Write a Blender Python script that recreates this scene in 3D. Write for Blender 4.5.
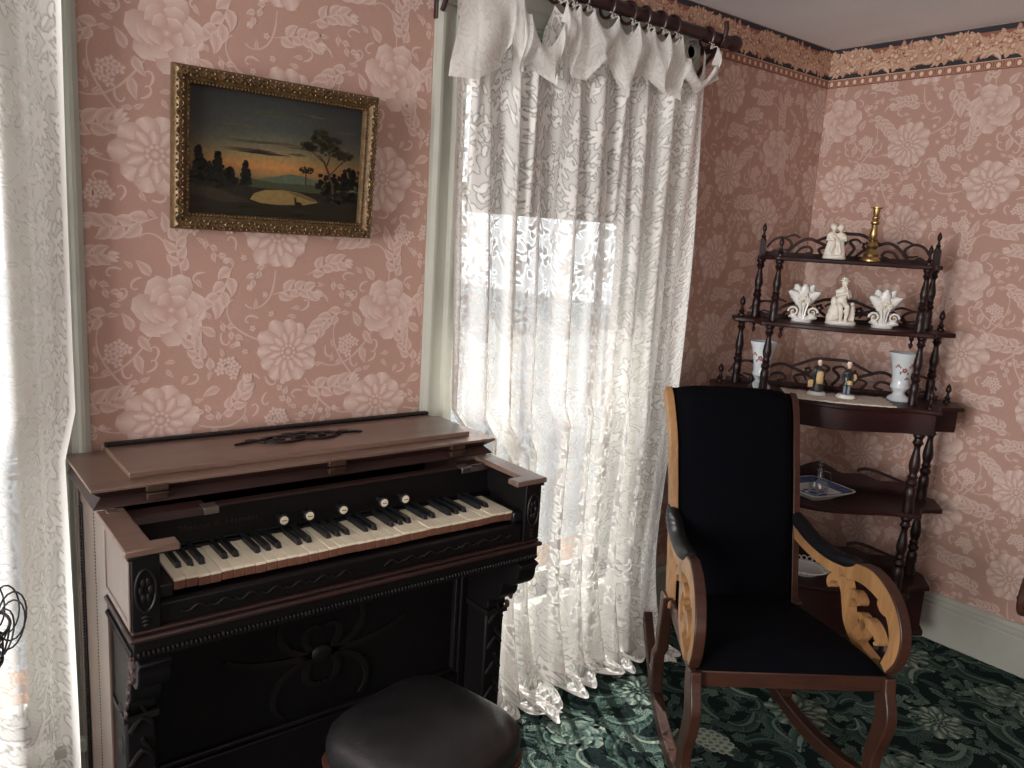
import bpy, math, random
import numpy as np
from mathutils import Vector, Matrix

for o in list(bpy.data.objects):
    bpy.data.objects.remove(o)
SC = bpy.context.scene
COL = SC.collection
PI = math.pi
TAU = 2 * PI
def R(a): return math.radians(a)
def lin(c):
    return c / 12.92 if c <= .04045 else ((c + .055) / 1.055) ** 2.4
def srgb(r, g, b, k=1.0):
    return (lin(r / 255) * k, lin(g / 255) * k, lin(b / 255) * k, 1)

# ------------------------------------------------------------------ camera
yaw, pit, rol, FPX = R(38.423), R(10.379), R(3.493), 798.8
fwd = Vector((math.sin(yaw) * math.cos(pit), math.cos(yaw) * math.cos(pit), -math.sin(pit)))
rt = Vector((math.cos(yaw), -math.sin(yaw), 0))
up = rt.cross(fwd)
r2 = math.cos(rol) * rt + math.sin(rol) * up
u2 = -math.sin(rol) * rt + math.cos(rol) * up
cam = bpy.data.cameras.new('camera')
cam.sensor_width = 36
cam.lens = FPX * 36 / 1024
cam.clip_start = .02
camo = bpy.data.objects.new('camera', cam)
COL.objects.link(camo)
M = Matrix((r2, u2, -fwd)).transposed().to_4x4()
M.translation = (0, 0, 1.5)
camo.matrix_world = M
SC.camera = camo

# ------------------------------------------------------------------ light
SC.view_settings.view_transform = 'Standard'
SC.view_settings.look = 'None'
SC.view_settings.gamma = 1
SC.view_settings.use_curve_mapping = False
SC.view_settings.exposure = 0.0
W = bpy.data.worlds.new('sky')
SC.world = W
W.use_nodes = True
bg = W.node_tree.nodes['Background']
bg.inputs[0].default_value = (.90, .96, 1.0, 1)
bg.inputs[1].default_value = 2.4

sun = bpy.data.lights.new('sun', 'SUN')
sun.energy = 17.0
sun.angle = R(.6)
sun.color = (1, .98, .95)
suno = bpy.data.objects.new('sun', sun)
COL.objects.link(suno)
suno.rotation_euler = Vector((-.42, -.85, -1.15)).to_track_quat('-Z', 'Y').to_euler()

def area(name, loc, to, sx, sy, power, col):
    l = bpy.data.lights.new(name, 'AREA')
    l.shape = 'RECTANGLE'; l.size = sx; l.size_y = sy
    l.energy = power; l.color = col
    o = bpy.data.objects.new(name, l)
    COL.objects.link(o)
    o.location = loc
    o.rotation_euler = Vector(to).to_track_quat('-Z', 'Y').to_euler()
    return o
# area fill added at unseen openings in the front and left walls
area('fill_light_front', (-.75, -2.32, 1.35), (0, 1, 0), .95, 1.7, 15, (1, .95, .88))
area('fill_light_left', (-3.92, .15, 1.35), (1, 0, 0), 1.7, 1.7, 240, (1, .98, .96))
for nm, cx in (('portal_sky_left', -.19), ('portal_sky_right', 1.83)):
    p = area(nm, (cx, 2.24, 1.18), (0, -1, 0), .9, 1.94, 1, (1, 1, 1))
    p.data.cycles.is_portal = True
SC.cycles.use_denoising = True
SC.cycles.max_bounces = 10
SC.cycles.diffuse_bounces = 5
SC.cycles.transparent_max_bounces = 24
SC.cycles.sample_clamp_indirect = 6

# ------------------------------------------------------------------ helpers
def cr(pts, n=6, closed=False):
    """Catmull-Rom through the points (any dimension)."""
    P = [np.array(p, float) for p in pts]
    N = len(P); out = []
    rng = range(N if closed else N - 1)
    for i in rng:
        if closed:
            a, b, c, d = P[i - 1], P[i], P[(i + 1) % N], P[(i + 2) % N]
        else:
            a, b, c, d = P[max(i - 1, 0)], P[i], P[i + 1], P[min(i + 2, N - 1)]
        for j in range(n):
            t = j / n
            out.append(.5 * (2 * b + (c - a) * t + (2 * a - 5 * b + 4 * c - d) * t * t + (3 * b - a - 3 * c + d) * t ** 3))
    if not closed:
        out.append(P[-1])
    return out

class MB:
    def __init__(s):
        s.v = []; s.f = []; s.m = []; s.cur = 0
    def face(s, *ids):
        s.f.append(tuple(ids)); s.m.append(s.cur)
    def box(s, x0, x1, y0, y1, z0, z1):
        b = len(s.v)
        s.v += [(x, y, z) for z in (z0, z1) for y in (y0, y1) for x in (x0, x1)]
        for q in ((0, 2, 3, 1), (4, 5, 7, 6), (0, 1, 5, 4), (2, 6, 7, 3), (0, 4, 6, 2), (1, 3, 7, 5)):
            s.face(*[b + i for i in q])
        return s
    def frustum(s, lo, z0, hi, z1):
        b = len(s.v)
        for (x0, x1, y0, y1), z in ((lo, z0), (hi, z1)):
            s.v += [(x0, y0, z), (x1, y0, z), (x1, y1, z), (x0, y1, z)]
        s.face(b + 3, b + 2, b + 1, b); s.face(b + 4, b + 5, b + 6, b + 7)
        for i in range(4):
            j = (i + 1) % 4
            s.face(b + i, b + j, b + 4 + j, b + 4 + i)
        return s
    def rings(s, rs, cap=True, closed=False):
        b = len(s.v); n = len(rs[0])
        for r in rs:
            s.v += [tuple(p) for p in r]
        K = len(rs)
        for i in range(K if closed else K - 1):
            for j in range(n):
                k = (j + 1) % n; i2 = (i + 1) % K
                s.face(b + i * n + j, b + i * n + k, b + i2 * n + k, b + i2 * n + j)
        if cap and not closed:
            s.face(*[b + j for j in reversed(range(n))])
            s.face(*[b + (K - 1) * n + j for j in range(n)])
        return s
    def lathe(s, prof, at=(0, 0, 0), n=20, axis='z', sq=1.0):
        rs = []
        for r, h in prof:
            ring = []
            for j in range(n):
                a = TAU * j / n
                x, y = max(r, 1e-5) * math.cos(a), max(r, 1e-5) * math.sin(a) * sq
                if axis == 'z': p = (x, y, h)
                elif axis == 'y': p = (x, h, y)
                else: p = (h, x, y)
                ring.append((at[0] + p[0], at[1] + p[1], at[2] + p[2]))
            rs.append(ring)
        return s.rings(rs)
    def ball(s, c, r, n=12, m=8):
        rx, ry, rz = (r, r, r) if not hasattr(r, '__len__') else r
        rs = []
        for i in range(m + 1):
            t = PI * i / m
            q = max(math.sin(t), 1e-4)
            rs.append([(c[0] + rx * q * math.cos(TAU * j / n), c[1] + ry * q * math.sin(TAU * j / n), c[2] - rz * math.cos(t)) for j in range(n)])
        return s.rings(rs, cap=False)
    def tube(s, pts, r, n=8, closed=False, cap=True):
        P = [Vector(tuple(p)) for p in pts]; N = len(P)
        rad = r if hasattr(r, '__len__') else [r] * N
        rs = []; ref = None
        for i in range(N):
            if closed: t = P[(i + 1) % N] - P[i - 1]
            else: t = P[min(i + 1, N - 1)] - P[max(i - 1, 0)]
            if t.length < 1e-9: t = Vector((0, 0, 1))
            t.normalize()
            if ref is None:
                ref = t.orthogonal().normalized()
            a = ref - t * ref.dot(t)
            if a.length < 1e-6: a = t.orthogonal()
            a.normalize(); ref = a
            b = t.cross(a)
            rs.append([P[i] + (a * math.cos(TAU * j / n) + b * math.sin(TAU * j / n)) * rad[i] for j in range(n)])
        return s.rings(rs, cap=cap and not closed, closed=closed)
    def prism(s, poly, t0, t1, mp):
        b = len(s.v); n = len(poly)
        for t in (t0, t1):
            s.v += [tuple(mp(p[0], p[1], t)) for p in poly]
        s.face(*[b + i for i in range(n)]); s.face(*[b + n + i for i in reversed(range(n))])
        for i in range(n):
            j = (i + 1) % n
            s.face(b + j, b + i, b + n + i, b + n + j)
        return s
    def ribbon(s, path, w, t0, t1, mp, closed=False):
        N = len(path)
        w = w if hasattr(w, '__len__') else [w] * N
        if len(w) != N:
            w = np.interp(np.linspace(0, 1, N), np.linspace(0, 1, len(w)), w)
        rs = []
        for i in range(N):
            if closed: d = np.array(path[(i + 1) % N]) - np.array(path[i - 1])
            else: d = np.array(path[min(i + 1, N - 1)]) - np.array(path[max(i - 1, 0)])
            L = math.hypot(d[0], d[1]) or 1
            nx, ny = -d[1] / L * w[i], d[0] / L * w[i]
            x, y = path[i][0], path[i][1]
            rs.append([tuple(mp(x + nx, y + ny, t0)), tuple(mp(x - nx, y - ny, t0)), tuple(mp(x - nx, y - ny, t1)), tuple(mp(x + nx, y + ny, t1))])
        return s.rings(rs, cap=not closed, closed=closed)
    def grid(s, rows):
        b = len(s.v); n = len(rows[0])
        for r in rows: s.v += [tuple(p) for p in r]
        for i in range(len(rows) - 1):
            for j in range(n - 1):
                s.face(b + i * n + j, b + i * n + j + 1, b + (i + 1) * n + j + 1, b + (i + 1) * n + j)
        return s
    def moved(s, d, rz=0):
        c, q = math.cos(rz), math.sin(rz)
        s.v = [(c * x - q * y + d[0], q * x + c * y + d[1], z + d[2]) for x, y, z in s.v]
        return s
    def build(s, name, mat, parent=None, smooth=35, bevel=0, seg=2, off=(0, 0, 0)):
        me = bpy.data.meshes.new(name)
        v = s.v if off == (0, 0, 0) else [(a - off[0], b - off[1], c - off[2]) for a, b, c in s.v]
        me.from_pydata(v, [], s.f)
        for m in (mat if isinstance(mat, (list, tuple)) else [mat]):
            me.materials.append(m)
        if any(s.m):
            me.polygons.foreach_set('material_index', s.m)
        if smooth:
            me.shade_smooth()
            me.set_sharp_from_angle(angle=R(smooth))
        me.update()
        o = bpy.data.objects.new(name, me)
        COL.objects.link(o)
        if parent is not None: o.parent = parent
        if bevel:
            b = o.modifiers.new('bevel', 'BEVEL')
            b.width = bevel; b.segments = seg; b.limit_method = 'ANGLE'; b.angle_limit = R(40)
        return o

def tag(o, label, cat, group=None):
    o['label'] = label; o['category'] = cat
    if group: o['group'] = group
    return o
def thing(name, label, cat, loc=(0, 0, 0), rz=0, group=None):
    o = bpy.data.objects.new(name, None)
    o.empty_display_size = .05
    COL.objects.link(o)
    o.location = loc; o.rotation_euler = (0, 0, rz)
    return tag(o, label, cat, group)
def struct(o):
    o['kind'] = 'structure'
    return o
def kids(o): return [c for c in bpy.data.objects if c.parent is o]
def dup(o, parent=None):
    c = o.copy(); COL.objects.link(c)
    if parent is not None: c.parent = parent
    for k in kids(o): dup(k, c)
    return c
def remesh(o, vs, sm=2):
    m = o.modifiers.new('remesh', 'REMESH'); m.mode = 'VOXEL'; m.voxel_size = vs; m.use_smooth_shade = True
    if sm:
        k = o.modifiers.new('smooth', 'SMOOTH'); k.iterations = sm; k.factor = .5
    return o

# ------------------------------------------------------------------ materials
def newmat(name):
    m = bpy.data.materials.new(name); m.use_nodes = True
    nt = m.node_tree
    return m, nt, nt.nodes['Principled BSDF']
def N(nt, t, **kw):
    n = nt.nodes.new(t)
    for k, v in kw.items(): setattr(n, k, v)
    return n
def pm(name, col, rough=.5, spec=.5, metal=0, var=.15, vs=30, bump=0, bs=200, coat=0, stretch=(1, 1, 1)):
    m, nt, b = newmat(name)
    b.inputs['Roughness'].default_value = rough
    b.inputs['Specular IOR Level'].default_value = spec
    b.inputs['Metallic'].default_value = metal
    b.inputs['Coat Weight'].default_value = coat
    b.inputs['Coat Roughness'].default_value = .15
    tc = N(nt, 'ShaderNodeTexCoord'); mp = N(nt, 'ShaderNodeMapping')
    mp.inputs['Scale'].default_value = stretch
    nt.links.new(tc.outputs['Object'], mp.inputs[0])
    nz = N(nt, 'ShaderNodeTexNoise'); nz.inputs['Scale'].default_value = vs; nz.inputs['Detail'].default_value = 4
    nt.links.new(mp.outputs[0], nz.inputs['Vector'])
    rp = N(nt, 'ShaderNodeValToRGB')
    rp.color_ramp.elements[0].position = .3; rp.color_ramp.elements[1].position = .7
    rp.color_ramp.elements[0].color = tuple(c * (1 - var) for c in col[:3]) + (1,)
    rp.color_ramp.elements[1].color = tuple(min(1, c * (1 + var)) for c in col[:3]) + (1,)
    nt.links.new(nz.outputs['Fac'], rp.inputs[0])
    nt.links.new(rp.outputs[0], b.inputs['Base Color'])
    if bump:
        n2 = N(nt, 'ShaderNodeTexNoise'); n2.inputs['Scale'].default_value = bs; n2.inputs['Detail'].default_value = 3
        nt.links.new(mp.outputs[0], n2.inputs['Vector'])
        bu = N(nt, 'ShaderNodeBump'); bu.inputs['Strength'].default_value = bump; bu.inputs['Distance'].default_value = .002
        nt.links.new(n2.outputs['Fac'], bu.inputs['Height'])
        nt.links.new(bu.outputs[0], b.inputs['Normal'])
    return m
def wood(name, c1, c2, rough=.35, axis='x', scale=14, spec=.5, coat=0):
    st = {'x': (.12, 1, 1), 'y': (1, .12, 1), 'z': (1, 1, .12)}[axis]
    m, nt, b = newmat(name)
    b.inputs['Roughness'].default_value = rough
    b.inputs['Specular IOR Level'].default_value = spec
    b.inputs['Coat Weight'].default_value = coat
    b.inputs['Coat Roughness'].default_value = .2
    tc = N(nt, 'ShaderNodeTexCoord'); mp = N(nt, 'ShaderNodeMapping')
    mp.inputs['Scale'].default_value = st
    nt.links.new(tc.outputs['Object'], mp.inputs[0])
    nz = N(nt, 'ShaderNodeTexNoise'); nz.inputs['Scale'].default_value = scale; nz.inputs['Detail'].default_value = 6; nz.inputs['Distortion'].default_value = .8
    n2 = N(nt, 'ShaderNodeTexNoise'); n2.inputs['Scale'].default_value = scale * 9; n2.inputs['Detail'].default_value = 3
    nt.links.new(mp.outputs[0], nz.inputs['Vector']); nt.links.new(mp.outputs[0], n2.inputs['Vector'])
    mx = N(nt, 'ShaderNodeMix'); mx.inputs['Factor'].default_value = .35
    nt.links.new(nz.outputs['Fac'], mx.inputs['A']); nt.links.new(n2.outputs['Fac'], mx.inputs['B'])
    rp = N(nt, 'ShaderNodeValToRGB')
    rp.color_ramp.elements[0].position = .35; rp.color_ramp.elements[1].position = .65
    rp.color_ramp.elements[0].color = c1; rp.color_ramp.elements[1].color = c2
    nt.links.new(mx.outputs['Result'], rp.inputs[0]); nt.links.new(rp.outputs[0], b.inputs['Base Color'])
    return m
def rampmat(name, stops, rough=.85, spec=.2, noise=0.12, ns=260):
    """print: a tone per vertex (attribute k) through a colour ramp, with paper / pile grain."""
    m, nt, b = newmat(name)
    b.inputs['Roughness'].default_value = rough
    b.inputs['Specular IOR Level'].default_value = spec
    at = N(nt, 'ShaderNodeAttribute', attribute_name='k')
    tc = N(nt, 'ShaderNodeTexCoord')
    nz = N(nt, 'ShaderNodeTexNoise'); nz.inputs['Scale'].default_value = ns; nz.inputs['Detail'].default_value = 2
    nt.links.new(tc.outputs['Object'], nz.inputs['Vector'])
    a1 = N(nt, 'ShaderNodeMath', operation='MULTIPLY_ADD')
    nt.links.new(nz.outputs['Fac'], a1.inputs[0]); a1.inputs[1].default_value = noise * 2; a1.inputs[2].default_value = -noise
    a2 = N(nt, 'ShaderNodeMath', operation='ADD')
    nt.links.new(at.outputs['Fac'], a2.inputs[0]); nt.links.new(a1.outputs[0], a2.inputs[1])
    rp = N(nt, 'ShaderNodeValToRGB')
    e = rp.color_ramp.elements
    e[0].position, e[0].color = stops[0]; e[1].position, e[1].color = stops[-1]
    for p, c in stops[1:-1]:
        q = e.new(p); q.color = c
    nt.links.new(a2.outputs[0], rp.inputs[0]); nt.links.new(rp.outputs[0], b.inputs['Base Color'])
    return m
def vcolmat(name, rough=.5, spec=.4):
    m, nt, b = newmat(name)
    b.inputs['Roughness'].default_value = rough; b.inputs['Specular IOR Level'].default_value = spec
    at = N(nt, 'ShaderNodeAttribute', attribute_name='paint')
    nz = N(nt, 'ShaderNodeTexNoise'); nz.inputs['Scale'].default_value = 90; nz.inputs['Detail'].default_value = 5
    tc = N(nt, 'ShaderNodeTexCoord'); nt.links.new(tc.outputs['Object'], nz.inputs['Vector'])
    mx = N(nt, 'ShaderNodeMix', data_type='RGBA', blend_type='OVERLAY'); mx.inputs['Factor'].default_value = .35
    nt.links.new(at.outputs['Color'], mx.inputs['A']); nt.links.new(nz.outputs['Fac'], mx.inputs['B'])
    nt.links.new(mx.outputs['Result'], b.inputs['Base Color'])
    return m
def lacemat(name, tr=.45, dens=1.0):
    m, nt, b = newmat(name)
    nt.nodes.remove(b)
    out = nt.nodes['Material Output']
    at = N(nt, 'ShaderNodeAttribute', attribute_name='lace')
    d = N(nt, 'ShaderNodeBsdfDiffuse'); d.inputs[0].default_value = (.90, .88, .84, 1)
    t = N(nt, 'ShaderNodeBsdfTranslucent'); t.inputs[0].default_value = (.84, .84, .82, 1)
    mx = N(nt, 'ShaderNodeMixShader'); mx.inputs[0].default_value = tr
    nt.links.new(d.outputs[0], mx.inputs[1]); nt.links.new(t.outputs[0], mx.inputs[2])
    tp = N(nt, 'ShaderNodeBsdfTransparent')
    m2 = N(nt, 'ShaderNodeMixShader')
    nt.links.new(at.outputs['Fac'], m2.inputs[0]); nt.links.new(tp.outputs[0], m2.inputs[1]); nt.links.new(mx.outputs[0], m2.inputs[2])
    nt.links.new(m2.outputs[0], out.inputs['Surface'])
    return m
def glassmat(name, tint=(1, 1, 1, 1), gl=.08):
    m, nt, b = newmat(name)
    nt.nodes.remove(b)
    out = nt.nodes['Material Output']
    tp = N(nt, 'ShaderNodeBsdfTransparent'); tp.inputs[0].default_value = tint
    g = N(nt, 'ShaderNodeBsdfGlossy'); g.inputs['Roughness'].default_value = .02
    mx = N(nt, 'ShaderNodeMixShader')
    mx.inputs[0].default_value = gl
    nt.links.new(tp.outputs[0], mx.inputs[1]); nt.links.new(g.outputs[0], mx.inputs[2])
    nt.links.new(mx.outputs[0], out.inputs['Surface'])
    return m

MT = {}
MT['paper'] = pm('wallpaper_ground', srgb(178, 143, 129), .8, .2, var=.05, vs=180, bump=.15, bs=900)
MT['print'] = rampmat('wallpaper_print', [(0, srgb(178, 143, 129)), (.5, srgb(191, 160, 148)), (1, srgb(216, 194, 184))], .75, .25, .10, 320)
MT['border'] = rampmat('wallpaper_border', [(0, srgb(48, 52, 60)), (.22, srgb(70, 62, 62)), (.32, srgb(142, 88, 74)), (.62, srgb(190, 154, 130)), (1, srgb(230, 208, 186))], .75, .25, .05, 200)
MT['carpet'] = pm('carpet_ground', srgb(22, 34, 33), .95, .1, var=.4, vs=300, bump=.5, bs=700)
MT['carpetprint'] = rampmat('carpet_print', [(0, srgb(20, 32, 31)), (.3, srgb(42, 61, 57)), (.65, srgb(92, 112, 102)), (1, srgb(176, 180, 162))], .95, .1, .16, 420)
MT['plaster'] = pm('ceiling_plaster', srgb(238, 240, 244), .9, .1, var=.05, vs=2, bump=.1, bs=60)
MT['wallplain'] = pm('plain_wall', srgb(178, 140, 126), .85, .2, var=.06, vs=20)
MT['trim'] = pm('painted_trim', srgb(168, 168, 157), .45, .4, var=.04, vs=12)
MT['organ'] = wood('organ_walnut', srgb(94, 72, 62), srgb(120, 95, 83), .36, 'x', 9, .5, .25)
MT['organy'] = wood('organ_walnut_side', srgb(90, 74, 66), srgb(114, 96, 86), .34, 'z', 9, .6, .6)
MT['organmid'] = wood('organ_shaded_moulding', srgb(36, 24, 22), srgb(54, 34, 30), .42, 'x', 9, .35)  # darker walnut: lid edge shade in its colour, shared with the mouldings
MT['organdark'] = wood('organ_shaded_front', srgb(9, 8, 10), srgb(15, 11, 12), .5, 'x', 9, .2)  # same walnut taken near black, the front's shade put into the colour
MT['carving'] = pm('dark_carving', srgb(20, 16, 16), .5, .25, var=.2)
MT['ivory'] = pm('ivory_key', srgb(226, 215, 190), .35, .5, var=.05, vs=25)
MT['keywood'] = wood('key_front_wood', srgb(96, 62, 48), srgb(120, 80, 62), .5, 'z', 30)
MT['ebony'] = pm('ebony_key', srgb(26, 27, 31), .35, .5, var=.1)
MT['brass'] = pm('aged_brass', srgb(178, 152, 104), .38, .5, 1, var=.25, vs=18)
MT['bronze'] = pm('dark_bronze', srgb(70, 52, 42), .45, .5, .5, var=.25)
MT['steel'] = pm('worn_steel', srgb(150, 145, 140), .4, .5, 1, var=.2)
MT['gold'] = pm('gilt_gesso', srgb(98, 76, 48), .42, .5, .4, var=.35, vs=60, bump=.6, bs=160)
MT['giltletter'] = pm('faded_gilt', srgb(50, 40, 35), .5, .4, .2, var=.2)
MT['leather'] = pm('black_leather', srgb(30, 28, 29), .42, .5, var=.3, vs=25, bump=.35, bs=180)
MT['leathertrim'] = pm('red_brown_gimp', srgb(66, 34, 26), .6, .3, var=.2)
MT['blackcloth'] = pm('black_cloth', srgb(6, 6, 11), .9, .06, var=.12, vs=60, bump=.2, bs=900)
MT['padblack'] = pm('black_arm_pad', srgb(16, 16, 20), .5, .3, var=.1)
MT['chairwood'] = wood('chair_wood_lit', srgb(136, 98, 62), srgb(172, 130, 86), .4, 'z', 12, .4)
MT['chairdark'] = wood('chair_wood_shaded', srgb(46, 27, 21), srgb(70, 41, 29), .4, 'x', 12, .4)
MT['rosewood'] = wood('etagere_rosewood', srgb(28, 15, 15), srgb(52, 24, 22), .42, 'x', 14, .28)
MT['rosewoodz'] = wood('etagere_rosewood_turned', srgb(22, 12, 13), srgb(40, 20, 19), .36, 'z', 14, .35)
MT['rodwood'] = wood('curtain_rod_wood', srgb(40, 21, 22), srgb(60, 32, 32), .35, 'x', 12)
MT['bisque'] = pm('white_bisque', srgb(226, 220, 208), .6, .4, var=.05)
MT['porcelain'] = pm('glazed_porcelain', srgb(230, 229, 224), .2, .5, var=.03)
MT['milk'] = pm('milk_glass', srgb(206, 212, 216), .18, .5, var=.03)
MT['gilt'] = pm('gilt_edge', srgb(200, 160, 90), .35, .5, .6)
MT['rose'] = pm('painted_rose', srgb(170, 90, 92), .4)
MT['leafgreen'] = pm('painted_leaf', srgb(110, 120, 100), .4)
MT['blue'] = pm('cobalt_glaze', srgb(76, 98, 150), .2, .5, var=.2, vs=60)
MT['doily'] = pm('crochet_cotton', srgb(222, 210, 196), .9, .1, var=.15, vs=160, bump=.8, bs=300)
MT['wire'] = pm('black_iron_wire', srgb(22, 20, 20), .5, .5, .3)
MT['shade'] = pm('dark_green_blind', srgb(46, 58, 62), .8, .2)
MT['lace'] = lacemat('lace', .08)
MT['lacehead'] = lacemat('lace_header', .3)
MT['ribbon'] = pm('white_ribbon', srgb(214, 208, 198), .7, .2)
MT['glass'] = glassmat('window_glass')
MT['crystal'] = glassmat('clear_glass', (.9, .93, .95, 1), .12)
MT['paint'] = vcolmat('oil_paint', .42, .4)
MT['lawn'] = pm('lawn', srgb(92, 99, 103), .95, .1, var=.3, vs=3)
MT['warmground'] = pm('warm_backing_ground', srgb(112, 84, 62), .9, .1, var=.12, vs=6)
MT['skin'] = pm('painted_face', srgb(214, 178, 156), .4)
MT['coatblack'] = pm('painted_black', srgb(38, 40, 44), .35)
MT['tan'] = pm('painted_tan', srgb(198, 168, 116), .4)
MT['bluegrey'] = pm('painted_blue_grey', srgb(96, 108, 126), .4)

# ------------------------------------------------------------------ printed pattern painter
class P2:
    """flat printed pattern: ribbons of quads, a tone k at each vertex, thin layers of ink."""
    def __init__(s, seed=1):
        s.v = []; s.k = []; s.h = []; s.f = []; s.c = 0
        s.rng = random.Random(seed)
        s.T = (0, 0, 1, 0)
    def at(s, x, y, sc=1, rot=0): s.T = (x, y, sc, rot)
    def strip(s, path, w, ke, km, layer=0):
        N_ = len(path)
        w = np.interp(np.linspace(0, 1, N_), np.linspace(0, 1, len(w)), w) if hasattr(w, '__len__') else [w] * N_
        f = lambda q: np.interp(np.linspace(0, 1, N_), np.linspace(0, 1, len(q)), q) if hasattr(q, '__len__') else [q] * N_
        ke, km = f(ke), f(km)
        s.c += 1
        h = .0003 + .0004 * layer + 1.5e-5 * (s.c % 24)
        b = len(s.v)
        X, Y, S, A = s.T; ca, sa = math.cos(A) * S, math.sin(A) * S
        for i in range(N_):
            p = path[i]; q0 = path[max(i - 1, 0)]; q1 = path[min(i + 1, N_ - 1)]
            dx, dy = q1[0] - q0[0], q1[1] - q0[1]; L = math.hypot(dx, dy) or 1
            nx, ny = -dy / L * w[i], dx / L * w[i]
            for q, k in (((p[0] + nx, p[1] + ny), ke[i]), (p, km[i]), ((p[0] - nx, p[1] - ny), ke[i])):
                s.v.append((X + ca * q[0] - sa * q[1], Y + sa * q[0] + ca * q[1])); s.k.append(k); s.h.append(h)
        for i in range(N_ - 1):
            for j in (0, 1):
                a = b + i * 3 + j
                s.f.append((a, a + 1, a + 4, a + 3))
    def disc(s, x, y, r, ke, km, layer=0, sy=1.0):
        n = 5
        path = [(x - r + 2 * r * i / (2 * n), y) for i in range(2 * n + 1)]
        w = [max(1e-4, sy * r * math.sqrt(max(0, 1 - (i / n - 1) ** 2))) for i in range(2 * n + 1)]
        kk = [ke + (km - ke) * (1 - abs(i / n - 1)) for i in range(2 * n + 1)]
        s.strip(path, w, [ke] * (2 * n + 1), kk, layer)
    # --- motifs, about one unit in radius
    def petal(s, a, r0, r1, wd, ke, km, layer, cx=0, cy=0, bend=0):
        P = []
        for i in range(6):
            t = i / 5; r = r0 + (r1 - r0) * t; aa = a + bend * t * t
            P.append((cx + r * math.cos(aa), cy + r * math.sin(aa)))
        s.strip(P, [wd * .3, wd * .7, wd, wd * 1.12, wd * 1.0, wd * .42], ke, km, layer)
    def peony(s, n=10, kk=1.0):
        g = s.rng
        for i in range(n):
            a = TAU * i / n + g.uniform(-.08, .08)
            s.petal(a, .2, g.uniform(.88, 1.06), 2.9 / n, [.15 * kk, .35 * kk, .55 * kk], [.3 * kk, .8 * kk, 1 * kk], 1, bend=g.uniform(-.15, .15))
        for i in range(n):
            a = TAU * (i + .5) / n
            s.petal(a, .12, g.uniform(.55, .68), 1.6 / n, [.2 * kk, .3 * kk], [.45 * kk, .95 * kk, .95 * kk], 2)
        s.disc(0, 0, .26, .15 * kk, .1 * kk, 3)
        for i in range(9):
            a = TAU * i / 9
            s.disc(.19 * math.cos(a), .19 * math.sin(a), .065, .5 * kk, .95 * kk, 4)
        s.disc(0, 0, .1, .5 * kk, .9 * kk, 4)
    def rose(s, kk=1.0):
        g = s.rng
        for ring, (n, r0, r1, wd) in enumerate(((7, .3, 1, .42), (6, .2, .72, .34), (5, .08, .46, .26))):
            for i in range(n):
                s.petal(TAU * i / n + ring * .4, r0, r1 * g.uniform(.94, 1.05), wd, [.2 * kk, .4 * kk, .95 * kk], [.3 * kk, .62 * kk, .8 * kk], 1 + ring, bend=.25)
        s.disc(0, 0, .14, .35 * kk, .9 * kk, 4)
    def leaf(s, x, y, a, L, wd, ke=.8, km=.4, bend=.3, layer=1):
        P = []
        for i in range(7):
            t = i / 6; aa = a + bend * (t - .5)
            P.append((x + L * t * math.cos(aa), y + L * t * math.sin(aa)))
        s.strip(P, [wd * .1, wd * .75, wd, wd * .9, wd * .65, wd * .35, wd * .02], ke, km, layer)
    def curl(s, x, y, a, L, turn, w, k=.75, layer=0):
        P = []; px, py = x, y; n = 18
        for i in range(n + 1):
            t = i / n
            P.append((px, py))
            aa = a + turn * t ** 1.7
            st = L / n * (1.25 - t * .75)
            px += st * math.cos(aa); py += st * math.sin(aa)
        s.strip(P, [w * .5, w, w * .8, w * .5, w * .7], k, k, layer)
        return P
    def spray(s, n=6, bud=True, kk=1.0):
        g = s.rng
        st = s.curl(-.9, -.4, .3, 2.0, g.choice((-1, 1)) * .8, .03, .7 * kk)
        for i in range(n):
            t = int(2 + (len(st) - 4) * i / n)
            x, y = st[t]; d = (st[t + 1][0] - x, st[t + 1][1] - y); a = math.atan2(d[1], d[0])
            sd = 1 if i % 2 else -1
            s.leaf(x, y, a + sd * g.uniform(.6, 1.0), g.uniform(.46, .66), .19, .85 * kk, .45 * kk, -sd * .5)
        x, y = st[-1]
        if bud:
            for q in (-.5, 0, .5):
                s.leaf(x, y, math.atan2(st[-1][1] - st[-2][1], st[-1][0] - st[-2][0]) + q, .42, .13, .55 * kk, .95 * kk, -q * .6, 2)
    def florets(s, n=5, kk=1.0):
        g = s.rng
        for i in range(n):
            a = TAU * i / n; rr = .55 if i else 0
            cx, cy = rr * math.cos(a), rr * math.sin(a)
            for j in range(5):
                s.petal(TAU * j / 5 + i, .02, .34, .12, .45 * kk, .9 * kk, 2, cx, cy)
            s.disc(cx, cy, .08, .25 * kk, .25 * kk, 3)
    def acanthus(s, kk=1.0, big=1.0):
        """curved plume with lobed leaflets on its outer side."""
        g = s.rng
        sp = s.curl(-.8, -.5, .9, 2.3 * big, -2.6, .09, .9 * kk, 2)
        for i in range(1, len(sp) - 2):
            x, y = sp[i]; d = math.atan2(sp[i + 1][1] - y, sp[i + 1][0] - x)
            q = math.sin(PI * min(1, i / (len(sp) - 3))) ** .6
            s.leaf(x, y, d + 1.0, .56 * q + .10, .17, [.5 * kk, .75 * kk, 1 * kk], [.25 * kk, .45 * kk], -.5, 1)
            if i % 2: s.leaf(x, y, d - .9, .36 * q + .06, .15, .6 * kk, .3 * kk, .5, 1)
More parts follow.
